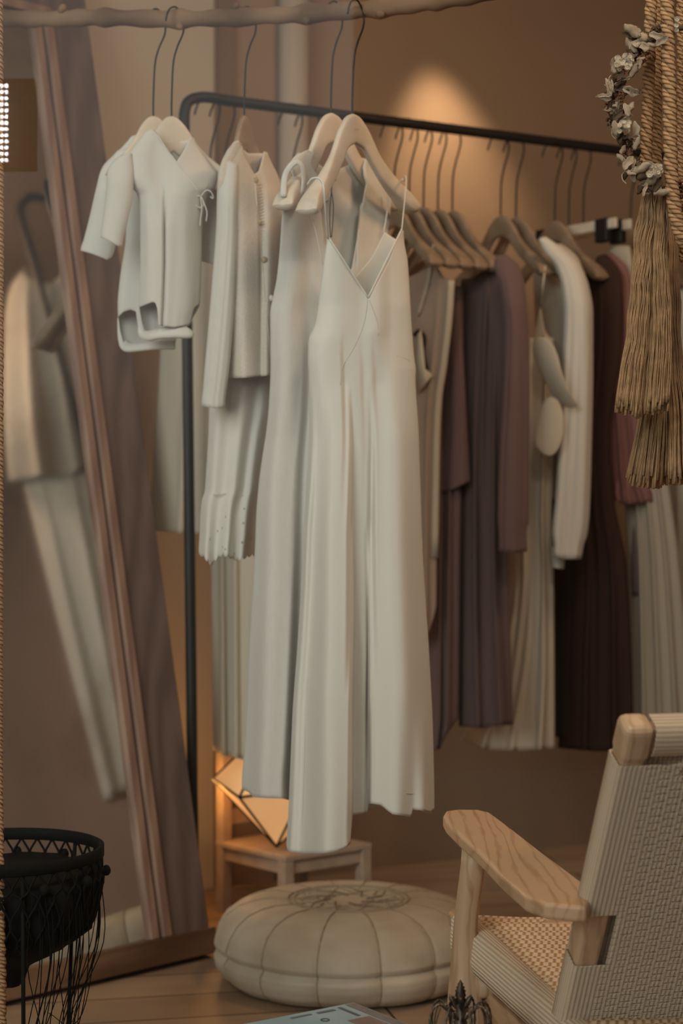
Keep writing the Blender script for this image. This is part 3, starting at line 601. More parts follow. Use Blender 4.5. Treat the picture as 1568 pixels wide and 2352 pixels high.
rg('long_linen_dress', M['pale'], 520, .10, [(430, 470, 560), (520, 470, 610), (1250, 486, 640), (1500, 488, 640), (1745, 490, 640)], [(470, 440), (560, 440)], [(490, 1722), (510, 1734), (560, 1745), (640, 1748)],
   'long pale linen dress on the rack, hem just above the glowing lantern', 'dress', sl=-.4, seed=32, relief={430: fold(), 1250: fold((-.7, .02), (-.3, .02)), 1745: fold((-.7, .03), (-.3, .025), (.2, .02))})
o, on = rg('camisole_dress', M['taupe'], 950, -.06, [(590, 930, 1030), (640, 905, 1041), (720, 900, 1038), (830, 900, 1024), (960, 900, 1009), (1280, 905, 1002), (1390, 910, 1001), (1455, 930, 990)], [(930, 640), (940, 636), (975, 620), (1000, 605), (1020, 640), (1030, 640), (1041, 645)], [(910, 1470), (960, 1465), (985, 1452), (1001, 1395)],
   'taupe sleeveless dress with pale edging on the rack, right beside the slip dress', 'dress', seed=33, th=.02, relief={590: fold(), 1455: fold((.5, .02))})
MB().tube(spline([on(x, y, .004) for x, y in [(1036, 645), (1030, 740), (1018, 840), (1004, 960), (998, 1280)]], 6), .009, 8, flat=.5).build('pale_edging', M['greige'], o)
part_tube('strap', [P(996, 562, 4.38), P(990, 600, 4.38), on(982, 650, .01), on(960, 725, .01)], .004, M['greige'], o)
mb = MB(); mb.grid([[on(955, 775, .02), on(966, 760, .03), on(970, 800, .03)], [on(952, 830, .02), on(968, 830, .035), on(975, 850, .03)], [on(958, 905, .02), on(975, 885, .03), on(992, 862, .02)]]); mb.build('ribbon_end', M['pale'], o, solid=.002)
mb = MB().tube(spline([on(950, 772, .01), on(962, 762, .012), on(974, 775, .012), on(972, 810, .012), on(980, 850, .012)], 5), .006, 8, flat=.4); mb.build('ribbon', M['clipblack'], o)
rg('ruffled_dress', M['mauve'], 985, -.0, [(640, 985, 1062), (760, 990, 1062), (1000, 985, 1060), (1300, 985, 1055), (1590, 985, 1052), (1650, 985, 1050), (1725, 985, 1030)], [(985, 690), (1020, 650), (1062, 660)], [(985, 1725), (1010, 1720), (1022, 1690), (1050, 1650)],
   'long mauve dress with uneven ruffled hem, first mauve garment from the left', 'dress', seed=34, relief={640: fold(), 1300: fold((-.3, .02), (.3, .02)), 1725: fold((-.3, .03), (.3, .03))})
rg('mauve_top', M['mauve'], 1001, -.05, [(640, 1030, 1056), (720, 1028, 1058), (800, 1020, 1062), (1000, 1012, 1072), (1115, 1000, 1079)], [(1030, 700), (1048, 660), (1056, 665)], [(1000, 1135), (1040, 1124), (1079, 1105)],
   'short mauve top with slanting hem, hung in front of the mauve dresses', 'top', seed=35, th=.02)
o, on = rg('long_sleeved_dress', M['mauve2'], 1034, -.02, [(575, 1085, 1150), (620, 1062, 1180), (760, 1055, 1172), (1000, 1050, 1165), (1280, 1050, 1166), (1500, 1050, 1172), (1668, 1055, 1177)], [(1085, 640), (1120, 610), (1135, 585), (1150, 588)], [(1055, 1668), (1100, 1672), (1177, 1664)],
   'long-sleeved dusty mauve dress in the middle of the rack, sleeve with cuff', 'dress', seed=36, relief={575: fold(), 760: fold((.0, .02)), 1280: fold((-.3, .03), (.45, .035)), 1668: fold((-.3, .03), (.55, .05))})
garment('sleeve', M['mauve'], 4.33, [(582, 1140, 1158), (610, 1135, 1190), (660, 1150, 1205), (760, 1160, 1213), (900, 1155, 1216), (1100, 1145, 1215), (1200, 1143, 1214), (1215, 1145, 1208), (1268, 1146, 1210)], [(1140, 588), (1158, 584)], [(1146, 1266), (1178, 1271), (1210, 1267)], [(582, .01), (700, .035), (1268, .03)], wav=((582, 0), (900, .004), (1268, .003)), nu=36, nv=60, seed=37, parent=o)
o, on = rg('cream_slip_dress', M['pale'], 1145, .0, [(640, 1200, 1262), (720, 1190, 1268), (900, 1175, 1272), (1200, 1160, 1266), (1300, 1160, 1270), (1500, 1130, 1272), (1722, 1052, 1273)], [(1200, 780), (1225, 775), (1240, 700), (1250, 760), (1262, 775)], [(1052, 1700), (1120, 1722), (1200, 1724), (1273, 1720)],
   'long cream slip dress with gathered bust, between mauve dress and white blouse', 'dress', seed=38, relief={640: fold(), 1300: fold((-.2, .02), (.6, .03)), 1722: fold((-.5, .03), (.1, .02), (.7, .04))})
part_tube('strap', [P(1252, 610, 4.45), P(1246, 660, 4.45), on(1240, 705, .01)], .003, M['pale'], o)
mb = MB(); mb.grid([[P(1215, 782, 4.42), P(1250, 762, 4.38), P(1280, 800, 4.36)], [P(1225, 830, 4.42), P(1262, 840, 4.37), P(1290, 860, 4.35)], [P(1262, 900, 4.42), P(1285, 905, 4.37), P(1308, 905, 4.35)], [P(1280, 930, 4.42), P(1310, 940, 4.38), P(1336, 937, 4.36)]]); mb.build('bust_frill', M['pale'], o, solid=.003, sub=2)
mb = MB(); mb.grid([[P(1240, 930, 4.42), P(1262, 900, 4.39), P(1290, 920, 4.38)], [P(1230, 985, 4.42), P(1260, 990, 4.38), P(1300, 985, 4.38)], [P(1222, 1024, 4.42), P(1262, 1062, 4.39), P(1285, 1030, 4.38)]]); mb.build('waist_frill', M['pale'], o, solid=.003, sub=2)
o, on = rg('white_blouse', M['pale'], 1180, .02, [(540, 1228, 1262), (600, 1225, 1330), (700, 1228, 1352), (850, 1235, 1345), (1000, 1240, 1340), (1150, 1245, 1330)], [(1228, 560), (1240, 545), (1255, 548), (1262, 560)], [(1245, 1140), (1290, 1150), (1330, 1145)],
   'white long-sleeved blouse on the rack with full sleeve and buttoned cuff', 'blouse', seed=39)
bs_, _ = garment('sleeve', M['cotton'], 4.44, [(542, 1236, 1250), (570, 1245, 1290), (610, 1275, 1332), (660, 1290, 1352), (720, 1295, 1361), (850, 1290, 1361), (1000, 1285, 1358), (1150, 1275, 1354), (1230, 1268, 1347), (1250, 1272, 1340), (1284, 1270, 1334)], [(1236, 548), (1250, 544)], [(1270, 1278), (1300, 1284), (1334, 1284)], [(542, .01), (700, .04), (1284, .03)], wav=((542, 0), (900, .005), (1284, .004)), nu=40, nv=60, seed=40, parent=o)
garment('cuff', M['cotton'], 4.47, [(1255, 1266, 1300), (1306, 1268, 1294)], [(1266, 1256), (1300, 1256)], [(1268, 1304), (1294, 1307)], [(1255, .02), (1306, .02)], nu=16, nv=10, seed=41, parent=bs_)
o, on = rg('brown_coat', M['brown'], 1269, .0, [(575, 1335, 1385), (640, 1320, 1428), (800, 1318, 1425), (1000, 1312, 1400), (1150, 1310, 1410), (1300, 1305, 1438), (1500, 1292, 1449), (1722, 1282, 1454)], [(1335, 640), (1358, 610), (1372, 588), (1385, 585)], [(1282, 1718), (1370, 1726), (1454, 1722)],
   'long dark brown coat hanging on the rack between blouse and tassel', 'coat', seed=42, relief={575: fold(), 1100: fold((.1, .02)), 1722: fold((-.3, .03), (.5, .04))})
o, on = rg('rose_blouse', M['rose'], 1298, -.0, [(578, 1382, 1400), (620, 1385, 1440), (700, 1390, 1452), (900, 1385, 1462), (1050, 1390, 1478), (1115, 1392, 1488), (1130, 1388, 1496), (1160, 1395, 1500)], [(1382, 586), (1400, 582)], [(1395, 1142), (1440, 1160), (1500, 1150)],
   'rose satin blouse with flounced hem, mostly behind the jute tassel', 'blouse', seed=43, relief={578: fold(), 1100: fold((-.2, .02), (.4, .02)), 1160: fold((-.5, .02), (0, .02), (.5, .02))})
garment('sleeve', M['mauve'], 4.66, [(1140, 1455, 1500), (1200, 1452, 1508), (1300, 1450, 1512), (1375, 1452, 1508)], [(1455, 1145), (1500, 1145)], [(1452, 1365), (1508, 1372)], [(1140, .02), (1375, .03)], wav=((1140, .002), (1375, .005)), nu=24, nv=24, seed=44, parent=o)
rg('gap_shade_panel', mat('painted_gap_shade', (.018, .012, .008), .9, bump=.2, bscale=10), 1240, .06, [(900, 1270, 1330), (1300, 1262, 1340), (1700, 1262, 1330)], [(1270, 910), (1330, 910)], [(1262, 1690), (1330, 1700)],
   'narrow black panel painting the shadow in the gap below the blouse cuff', 'dress', seed=45)  # only shadow lies in this gap; drawn as a black sheet
rg('beige_skirt', M['greige'], 1331, .02, [(560, 1400, 1445), (900, 1420, 1500), (1300, 1440, 1560), (1665, 1440, 1590)], [(1400, 565), (1445, 565)], [(1440, 1655), (1520, 1668), (1590, 1662)],
   'long beige skirt on the rack, hem visible above the armchair back', 'skirt', seed=46, relief={560: fold(), 1665: fold((-.5, .03), (.0, .03), (.5, .03))})
rg('pale_long_dress', M['pale'], 1448, .0, [(640, 1500, 1570), (900, 1505, 1640), (1300, 1505, 1660), (1645, 1500, 1680)], [(1500, 650), (1570, 640)], [(1500, 1650), (1600, 1650), (1680, 1645)],
   'pale dress at the right picture edge behind the tassels, last on the rack', 'dress', seed=47, relief={640: fold(), 1645: fold((-.7, .03), (-.3, .03), (.3, .03))})

# ------------------------------------------------------------------ leaning mirror
M0 = Vector((-.2986, 4.0625, 0)); ea = Vector((-.707, -.707, 0)); nh = Vector((.707, -.707, 0)); lean = .2117
up = (Vector((0, 0, 1))-nh*lean).normalized(); nn = ea.cross(up); nn = nn if nn.dot(nh) > 0 else -nn
LEN = 2.404*math.sqrt(1+lean*lean); WID = 1.0
mir = empty('leaning_mirror', M0)
def mbox(a0, a1, u0, u1, z0, z1, m, name): 
    c = M0+ea*((a0+a1)/2)+up*((u0+u1)/2)+nn*((z0+z1)/2)
    return MB().box(c, ea*((a1-a0)/2), up*((u1-u0)/2), nn*((z1-z0)/2)).build(name, m, mir, smooth=False, bevel=.003)
SW = .122
mbox(0, SW, .02, LEN, -.05, 0, M['frame'], 'stile'); mbox(WID-SW, WID, .02, LEN, -.05, 0, M['frame'], 'stile')
mbox(SW, WID-SW, LEN-SW, LEN, -.05, 0, M['frame'], 'top_rail')
mbox(-.01, WID+.01, .012, .07, -.05, .012, M['railwood'], 'bottom_rail')
for k, (w0, w1, hh) in enumerate(((SW-.004, SW+.020, .010), (SW+.026, SW+.050, .002))):
    mbox(w0, w1, .07, LEN-w0, -.03, hh, M['bead'], 'bead'); mbox(WID-w1, WID-w0, .07, LEN-w0, -.03, hh, M['bead'], 'bead'); mbox(w1, WID-w1, LEN-w1, LEN-w0, -.03, hh, M['bead'], 'bead')
mbox(SW+.02, SW+.026, .07, LEN-SW, -.03, -.004, M['black'], 'bead_groove')
c0 = SW+.04
q = [M0+ea*c0+up*.05-nn*.012, M0+ea*(WID-c0)+up*.05-nn*.012, M0+ea*(WID-c0)+up*(LEN-c0)-nn*.012, M0+ea*c0+up*(LEN-c0)-nn*.012]
MB().box((q[0]+q[2])/2-nn*.002, (q[1]-q[0])/2, (q[3]-q[0])/2, nn*.002).build('mirror_glass', M['mirror'], mir, smooth=False)
tag(mir, 'tall weathered wooden framed mirror leaning against the left wall', 'mirror')
def reflect(v): v = Vector(v); return v-nn*(2*(v-M0).dot(nn))

# clothes out of frame at the right that show in the mirror
def place_reflected(px, py, dv): return reflect(P(px, py, dv))
def hang_elsewhere(o, center, loc, rz):
    Rm = Matrix.Rotation(rz, 4, 'Z'); o.matrix_basis = Matrix.Translation(Vector(loc)) @ Rm @ Matrix.Translation(-Vector(center))
RA = Vector((1.0, 4.02, 2.52))             # clothes hung right of the picture, seen in the mirror
cen = P(784, 1176, 4.0); LOC = Vector((RA.x, RA.y, 1.04))
def wz(z): return 1176-(z-H)/4.0*F         # height -> row for the local 4 m garment
zt = RA.z
blo, _ = garment('wrap_blouse', M['cotton'], 4.0, [(wz(zt), 700, 860), (wz(zt-.06), 650, 930), (wz(zt-.3), 620, 1010), (wz(zt-.6), 600, 1080), (wz(zt-.8), 600, 1110)], [(700, wz(zt)), (784, wz(zt-.10)), (860, wz(zt))], [(600, wz(zt-.78)), (720, wz(zt-.74)), (880, wz(zt-.80)), (1110, wz(zt-.74))],
    [(wz(zt), .02), (wz(zt-.6), .08)], relief={wz(zt): fold(), wz(zt-.6): fold((-.5, .03), (0, .03), (.5, .04))}, wav=((wz(zt), .002), (wz(zt-.6), .012)), nu=50, nv=50, seed=61)
hang_elsewhere(blo, cen, LOC, R(-86)); tag(blo, 'white loose blouse seen in the leaning mirror, off to the right of the shop', 'blouse')
tro, _ = garment('white_trousers', M['cotton'], 4.0, [(wz(zt-.42), 640, 930), (wz(zt-.7), 640, 945), (wz(zt-1.3), 680, 950), (wz(zt-1.9), 720, 950)], [(640, wz(zt-.42)), (930, wz(zt-.42))], [(720, wz(zt-1.86)), (950, wz(zt-1.86))],
    [(wz(zt-.42), .05), (wz(zt-1.5), .05)], relief={wz(zt-.42): fold(), wz(zt-1.5): fold((-.4, .03), (.4, .03))}, wav=((wz(zt-.4), .002), (wz(zt-1.5), .006)), nu=40, nv=50, seed=62)
hang_elsewhere(tro, cen+Vector((0, 0, 0)), LOC+Vector((.02, -.13, 0)), R(-66)); tag(tro, 'long white trousers seen slanting down the leaning mirror', 'trousers')
rb = empty('clothes_rail_stand', (LOC.x-.12, LOC.y+.14, 0))
sx, sy = LOC.x-.15, LOC.y-.03
MB().tube([Vector((sx, sy, .01)), Vector((sx, sy, 1.0))]+spline([Vector((sx, sy, zt-.02)), Vector((sx, sy, zt+.12)), Vector((sx+.015, sy+.03, zt+.17)), Vector((sx+.06, sy+.09, zt+.18)), Vector((sx+.5, sy+.5, zt+.18))], 6), .014, 12).build('rail', M['black'], rb)
MB().tube([(sx-.2, sy+.1, .015), (sx+.2, sy-.1, .015)], .012, 8).build('foot', M['black'], rb)
tag(rb, 'black clothes rail stand seen slanting in the leaning mirror', 'clothes rack')

# ------------------------------------------------------------------ armchair
CA = Vector((.337, 2.30)); cf = Vector((-.2070, .9783)); crr = Vector((.9783, .2070))
def C(t, w, z): v = CA+cf*t+crr*w; return Vector((v.x, v.y, z))
def C_(v): d = Vector((v.x, v.y))-CA; return d.dot(cf), d.dot(crr)
def SP(px, py, w=0):
    m = (px-784)/F; A = CA+crr*w; t = (A.x-m*A.y)/(m*cf.y-cf.x); return C(t, w, H-(py-1176)/F*(A.y+cf.y*t)), t
chair = empty('woven_armchair', (*(CA+cf*.35+crr*.3), 0), math.atan2(crr.y, crr.x))
WCH = .62
def BK(s, w, n=0): return C(-.109+.491*s-.871*n, w, .764-.871*s-.491*n)
F3 = Vector((cf.x, cf.y, 0)); R3 = Vector((crr.x, crr.y, 0))
sd = (BK(1, 0)-BK(0, 0)).normalized(); nb = (BK(0, 0, 1)-BK(0, 0, 0)).normalized()
for w0 in (.0195, WCH-.0195):
    MB().box(BK(.31, w0, -.021), R3*.018, sd*.309, nb*.019).build('stile', M['ashleg'], chair, smooth=False, bevel=.008)
    MB().box(BK(.026, w0, -.0195), R3*.0205, sd*.028, nb*.0215).build('top_corner', M['ashleg'], chair, smooth=False, bevel=.011)
MB().box(BK(.024, WCH/2, -.02), R3*(WCH/2-.04), sd*.020, nb*.012).build('top_rail', M['ashleg'], chair, smooth=False, bevel=.006)
mb = MB(); w = .043
while w < WCH-.04:
    o_ = .004*math.sin(w*25); mb.tube([BK(a, w+b*.0012, n) for a, b, n in ((.001, 0, -.035), (.0, 0, -.012), (.004, 0, -.003), (.024, .5, .0005), (.042, 1, -.003), (.046, 1, -.012), (.046, 1, -.033), (.024, 1, -.037), (.001, 2, -.035))], .0017, 6, cap=False); w += .0033
mb.build('rail_wrapping', M['cord'], chair)
pit = .0060; wc0 = .066; pc = .0200; dl = .00118; s0 = .058; mb = MB(); ties = MB(); NP = 94
ws = [.0]+[.004, .010, .02, .032, .044]+list(np.arange(.052, WCH-.05, pc/4))+[WCH-.04, WCH-.02, WCH-.004, WCH]
for k in range(NP):
    sk = s0+k*pit; exposed = .308 < sk < .395
    for c in (-1, 1):
        pts = []
        if not exposed: pts += [BK(sk+c*.0015+.001, -.0010, -.036), BK(sk+c*.0015, -.0012, -.018), BK(sk+c*.0015, -.0008, -.003)]
        for w in ws:
            if exposed and (w < .041 or w > WCH-.041): continue
            am = min(1, max(0, (w-.02)/(wc0-.02)))*min(1, max(0, (WCH-.02-w)/.04)); of = dl*((-1)**k)*math.cos(math.pi*(w-wc0)/pc)*am
            jig = .0004*math.sin(k*1.7+w*60+c)
            pts.append(BK(sk+c*(.0015-.00015*am)+of+jig*am, w, .0010-.0012*am if w > .003 else -.001))
        if not exposed: pts += [BK(sk+c*.0016, WCH+.001, -.018), BK(sk+c*.0016, WCH, -.036)]
        mb.tube(pts, .00140, 6)
    for j in range(int((WCH-.06-wc0)/pc)+1):
        if (k+j) % 2 == 1 and k < NP-1:
            wj = wc0+j*pc; sm = sk+pit/2
            for e in (-.0018, .0018):
                ties.tube([BK(sm-.0044, wj+e, -.0055), BK(sm-.0022, wj+e, -.0018), BK(sm, wj+e, -.0008), BK(sm+.0022, wj+e, -.0018), BK(sm+.0044, wj+e, -.0055)], .0014, 5)
mb.build('woven_back', M['cord'], chair); ties.build('weft_ties', M['cord'], chair)
tp = MB()
for e in (-.0034, 0, .0034): tp.tube([BK(.036, .088+e, .003), BK(.050, .088+e, .004), BK(.066, .087+e, .003)], .0018, 6)
tp.build('tie_off', M['cord'], chair)
mb = MB()      # inner face of the double-layered back
k = 0
while s0+k*.0043 < s0+NP*pit: mb.tube([BK(s0+k*.0043, w, -.036) for w in (.0, .2, .4, WCH)], .0021, 5); k += 1
mb.build('woven_back_inner', M['cord'], chair)
# arms
arm_px = [(1345, 2082), (1250, 2073), (1205, 2056), (1150, 2008), (1100, 1956), (1060, 1921), (1024, 1886), (1017, 1872), (1023, 1862), (1050, 1858.5), (1100, 1859), (1125, 1865), (1146, 1880), (1200, 1921), (1250, 1960), (1310, 2004), (1368, 2048)]
arm_tw = [C_(PZ(x, y, .52)) for x, y in arm_px]
def arm(flip):
    q = [(t, (WCH-w if flip else w)) for t, w in arm_tw]; b = MB(); n = len(q)
    b.v = [C(t, w, .52) for t, w in q]+[C(t, w, .497) for t, w in q]
    tri = list(range(n)); b.f = [tri, [n+i for i in range(n)][::-1]]+[[i, n+i, n+(i+1) % n, (i+1) % n] for i in range(n)]
    b.uv = [[(0,0)]*len(f) for f in b.f]
    return b.build('armrest', M['ash'], chair, smooth=False, bevel=.0055)
arm(False); arm(True)
def section(c, hw, ht, n=14, ax=None, ay=None):
    ax = ax or R3; ay = ay or F3
    return [c+ax*(hw*math.copysign(abs(math.cos(2*math.pi*k/n))**.6, math.cos(2*math.pi*k/n)))+ay*(ht*math.copysign(abs(math.sin(2*math.pi*k/n))**.6, math.sin(2*math.pi*k/n))) for k in range(n)]
for s_, base in ((1, 0), (-1, WCH)):
    rg_ = []
    for x0, x1, y in ((1060, 1108, 1945), (1056, 1116, 1985), (1048, 1106, 2050), (1040, 1098, 2120), (1033, 1096, 2200), (1026, 1106, 2270), (1017, 1122, 2352), (1012, 1128, 2420), (1006, 1130, 2560)):
        c, t = SP((x0+x1)/2, y, -.012); d = c.y; hw = (x1-x0)/2/F*d
        w = -.012 if s_ == 1 else WCH+.012
        c = C(t, w, c.z); rg_.append(section(c, hw*.80, .026 if y < 2250 else .034))
    rg_.append(section(Vector((rg_[-1][0]+rg_[-1][7])/2)*1 if False else C(t, w, .0)+Vector((0, 0, 0)), hw*.7, .022))
    MB().loft(rg_).build('front_leg', M['ashleg'], chair)
for w in (.03, WCH-.03):
    MB().loft([section(C(.10-.02*k, w, .30-.1*k), .018-.002*k, .026-.003*k) for k in range(4)]).build('rear_leg', M['ashleg'], chair)
    s_ = 0 if w < .3 else WCH
    e = 1 if w < .3 else -1
    MB().loft([section(C(t, s_+e*.028, z), .021*k, .020*k, ax=R3, ay=Vector((0, 0, 1))) for t, z, k in ((.03, .285, 1), (.3, .298, 1), (.60, .316, 1), (.70, .324, 1), (.765, .327, .92), (.785, .328, .6))]).build('seat_rail', M['ash'], chair)
    MB().box(C(.33, s_+e*.03, .215), R3*.011, F3*.30, (0, 0, .036)).build('side_stretcher', M['ash'], chair, smooth=False, bevel=.006)
    MB().tube([C(.575, s_+e*.0, .262), C(.575, s_+e*.05, .262)], .022, 16).build('dowel', M['ashleg'], chair)
MB().box(C(.66, WCH/2, .322), R3*(WCH/2-.03), F3*.014, (0, 0, .018)).build('front_rail', M['ash'], chair, smooth=False, bevel=.006)
MB().box(C(.15, WCH/2, .20), R3*(WCH/2-.02), F3*.012, (0, 0, .03)).build('cross_rail', M['ash'], chair, smooth=False, bevel=.006)
def seatz(t, w):
    q = w/WCH; base = .327+.022*min(1, max(0, (t-.1)/.55)); return base-.020*math.sin(math.pi*min(1, max(0, q)))**1.0*min(1, max(0, t/.2))
mb = MB(); sw = MB(); sw2 = MB(); t = .06; k = 0
while t < .70:
    jz = .0012*math.sin(k*2.1)
    pts = []
    for w in [.014, .03, .05, .08, .12, .17, .23, .30, .38, .46, .52, .57, .606]:
        b = .016*math.sin(math.pi*min(1, w/.16)) if w < .16 else 0
        pts.append(C(t-b*.6+.0012*math.sin(w*40+k), w, seatz(t, w)-.002+jz))
    mb.tube(pts, [.0035, .006]+[.0078]*(len(pts)-3)+[.005], 8)
    t += .0170; k += 1
t = .05; k = 0
while t < .70:
    sw.tube([C(t-.006, -.003, .283), C(t-.004, -.006, .303), C(t-.002, -.003, seatz(t, 0)-.004), C(t, .010, seatz(t, 0)+.003), C(t+.002, .026, seatz(t, .03)+.0035), C(t+.004, .046, seatz(t, .05)-.001)], [.0021, .0021, .0022, .0023, .0022, .0016], 6)
    sw2.tube([C(t, WCH-.046, seatz(t, .57)-.001), C(t, WCH-.02, seatz(t, WCH)+.004), C(t, WCH+.003, .315), C(t, WCH+.006, .29)], .0021, 6)
    t += .0040; k += 1
mb.build('woven_seat', M['seatcord'], chair); sw.build('side_wrapping', M['cord'], chair); sw2.build('side_wrapping', M['cord'], chair)
mb = MB(); w = .004
while w < WCH:
    zz = seatz(.69, w); mb.tube([C(.645, w, zz-.003), C(.672, w, zz+.004), C(.69, w, zz+.001), C(.698, w, zz-.015), C(.69, w, .30)], .0021, 6); w += .0041
mb.build('front_wrapping', M['cord'], chair)
tag(chair, 'ash wood armchair with woven paper cord back and seat, seen from behind', 'armchair')
# cushion on the chair seat
cu = MB(); rings = []
for i in range(13):
    a = -1+2*i/12; k = (1-abs(a)**3.2)**.5 if abs(a) < 1 else .02
    rings.append([C(.33+.16*max(k, .03)**.35*math.copysign(abs(math.cos(th_))**.45, math.cos(th_)), .30+.17*max(k, .03)**.35*math.copysign(abs(math.sin(th_))**.45, math.sin(th_)), .37+.048*a*(1)) for th_ in [2*math.pi*j/40 for j in range(40)]])
cu = cu.loft(rings).build('cushion', M['plum'])
tag(cu, 'terracotta cushion lying on the armchair seat, peeking out under the armrest', 'cushion')

# ------------------------------------------------------------------ leather pouf
pc_ = ((800-784)/F*3.89, 3.89, 0)
prof = [(.001, .172), (.06, .173), (.13, .176), (.18, .177), (.215, .172), (.25, .160), (.277, .140), (.293, .115), (.298, .098), (.300, .088), (.296, .080), (.292, .076), (.296, .071), (.303, .062), (.301, .045), (.290, .024), (.268, .008), (.235, .0005), (.1, 0), (.001, 0)]
pp = []
for i in range(len(prof)-1):
    for k in range(3): a = k/3; pp.append((prof[i][0]*(1-a)+prof[i+1][0]*a, prof[i][1]*(1-a)+prof[i+1][1]*a))
pp.append(prof[-1])
def puff(th_, r, z):
    s = abs(math.sin(th_*7)); return 1+(.028*(s**.45-.7)*min(1, r/.2)+.012*math.sin(th_*3+1)+.008*math.sin(th_*5+z*40))*min(1, r/.15)
pf = empty('leather_pouf', pc_)
body = MB().lathe(pp, pc_, 280, puff).build('pouf_body', M['leather'], pf)
for k in range(14):
    a = math.pi*k/7; pts = []
    for r, z in pp:
        if r > .10 and z > .001: q = r*puff(a, r, z)+.0005; pts.append(Vector((pc_[0]+q*math.cos(a), pc_[1]+q*math.sin(a), z+.0005)))
    MB().tube(pts, .0022, 6).build('seam_stitch', M['stitch'], body)
mb = MB()
def ringpts(r, z, n=72, wob=0): return [Vector((pc_[0]+(r+wob*math.sin(8*2*math.pi*k/n))*math.cos(2*math.pi*k/n), pc_[1]+(r+wob*math.sin(8*2*math.pi*k/n))*math.sin(2*math.pi*k/n), z)) for k in range(n+1)]
mb.tube(ringpts(.135, .1775), .0022, 6); mb.tube(ringpts(.122, .1768), .0016, 6); mb.tube(ringpts(.055, .1745), .0016, 6); mb.tube(ringpts(.088, .1755, wob=.02), .0018, 6)
for k in range(8):
    a = math.pi*k/4; b = a+math.pi/8
    mb.tube([Vector((pc_[0]+r*math.cos(x), pc_[1]+r*math.sin(x), .1762)) for r, x in ((.04, a), (.08, b), (.12, a+math.pi/4), (.08, a+math.pi/8), (.04, a))], .0016, 5)
mb.build('medallion_embroidery', M['stitch'], body)
tag(pf, 'round cream leather pouf with stitched panels and star medallion on top', 'pouf')

# ------------------------------------------------------------------ small painted chair and lantern
N_, L_, R_ = Vector((-.14, 4.33)), Vector((-.322, 4.536)), Vector((.072, 4.50)); Q_ = L_+R_-N_; zs = .185
kc = empty('small_painted_chair', (*((L_+R_)/2), 0))
cc = (L_+R_)/2; e1 = (R_-N_)/2; e2 = (L_-N_)/2
E1 = Vector((*e1, 0)); E2 = Vector((*e2, 0))
MB().box((cc.x, cc.y, zs-.008), E1*1.04, E2*1.04, (0, 0, .008)).build('seat', M['whitewood'], kc, smooth=False, bevel=.004)
for a, b in ((0, -.9), (-.9, 0)):
    pass
for s in (-1, 1):
    MB().box((cc.x+E2.x*s*.92, cc.y+E2.y*s*.92, zs-.032), E1*.92, E2*.05, (0, 0, .016)).build('apron', M['whitewood'], kc, smooth=False)
    MB().box((cc.x+E1.x*s*.92, cc.y+E1.y*s*.92, zs-.032), E1*.05, E2*.92, (0, 0, .016)).build('apron', M['whitewood'], kc, smooth=False)
for a, b, ht in ((-1, -1, zs), (1, -1, zs), (-1, 1, .43), (1, 1, .43)):
    MB().box((cc.x+(E1.x*a+E2.x*b)*.92, cc.y+(E1.y*a+E2.y*b)*.92, ht/2-.004), E1.normalized()*.015, E2.normalized()*.015, (0, 0, ht/2-.004)).build('leg', M['whitewood'], kc, smooth=False, bevel=.003)
for z in (.245, .325, .41):
    MB().box((cc.x+E2.x*.92, cc.y+E2.y*.92, z), E1*.9, E2.normalized()*.006, (0, 0, .02)).build('back_slat', M['whitewood'], kc, smooth=False, bevel=.002)
tag(kc, 'small pale painted wooden chair at the back with a glowing lantern on it', 'chair')
lc = Vector((-.165, 4.42, zs)); lan = empty('geometric_lantern', lc)
belt = [lc+Vector((.162*math.cos(R(60*k+178)), .162*math.sin(R(60*k+178)), .165+.012*(-1)**k)) for k in range(6)]
bot = lc+Vector((0, 0, .006)); tp_ = lc+Vector((0, 0, .33))
mb = MB(); mb.v = belt+[bot, tp_]; mb.f = [[k, (k+1) % 6, 6] for k in range(6)]+[[(k+1) % 6, k, 7] for k in range(6)]; mb.uv = [[(0,0)]*3]*12
mb.build('parchment_shade', M['shade'], lan, smooth=False)
for k in range(6):
    for a, b in ((belt[k], belt[(k+1) % 6]), (belt[k], bot), (belt[k], tp_)): MB().tube([a, b], .0035, 8).build('wire_edge', M['black'], lan)
tag(lan, 'glowing faceted parchment lantern with black wire edges standing on the small chair', 'lantern')
l_ = light('lantern_glow', 'POINT', (lc.x-.19, lc.y+.02, .33), (0, 4, 0), 1.1, (1, .45, .12), shadow_soft_size=.04); l_.parent = lan; l_.matrix_parent_inverse = PW(lan).inverted()

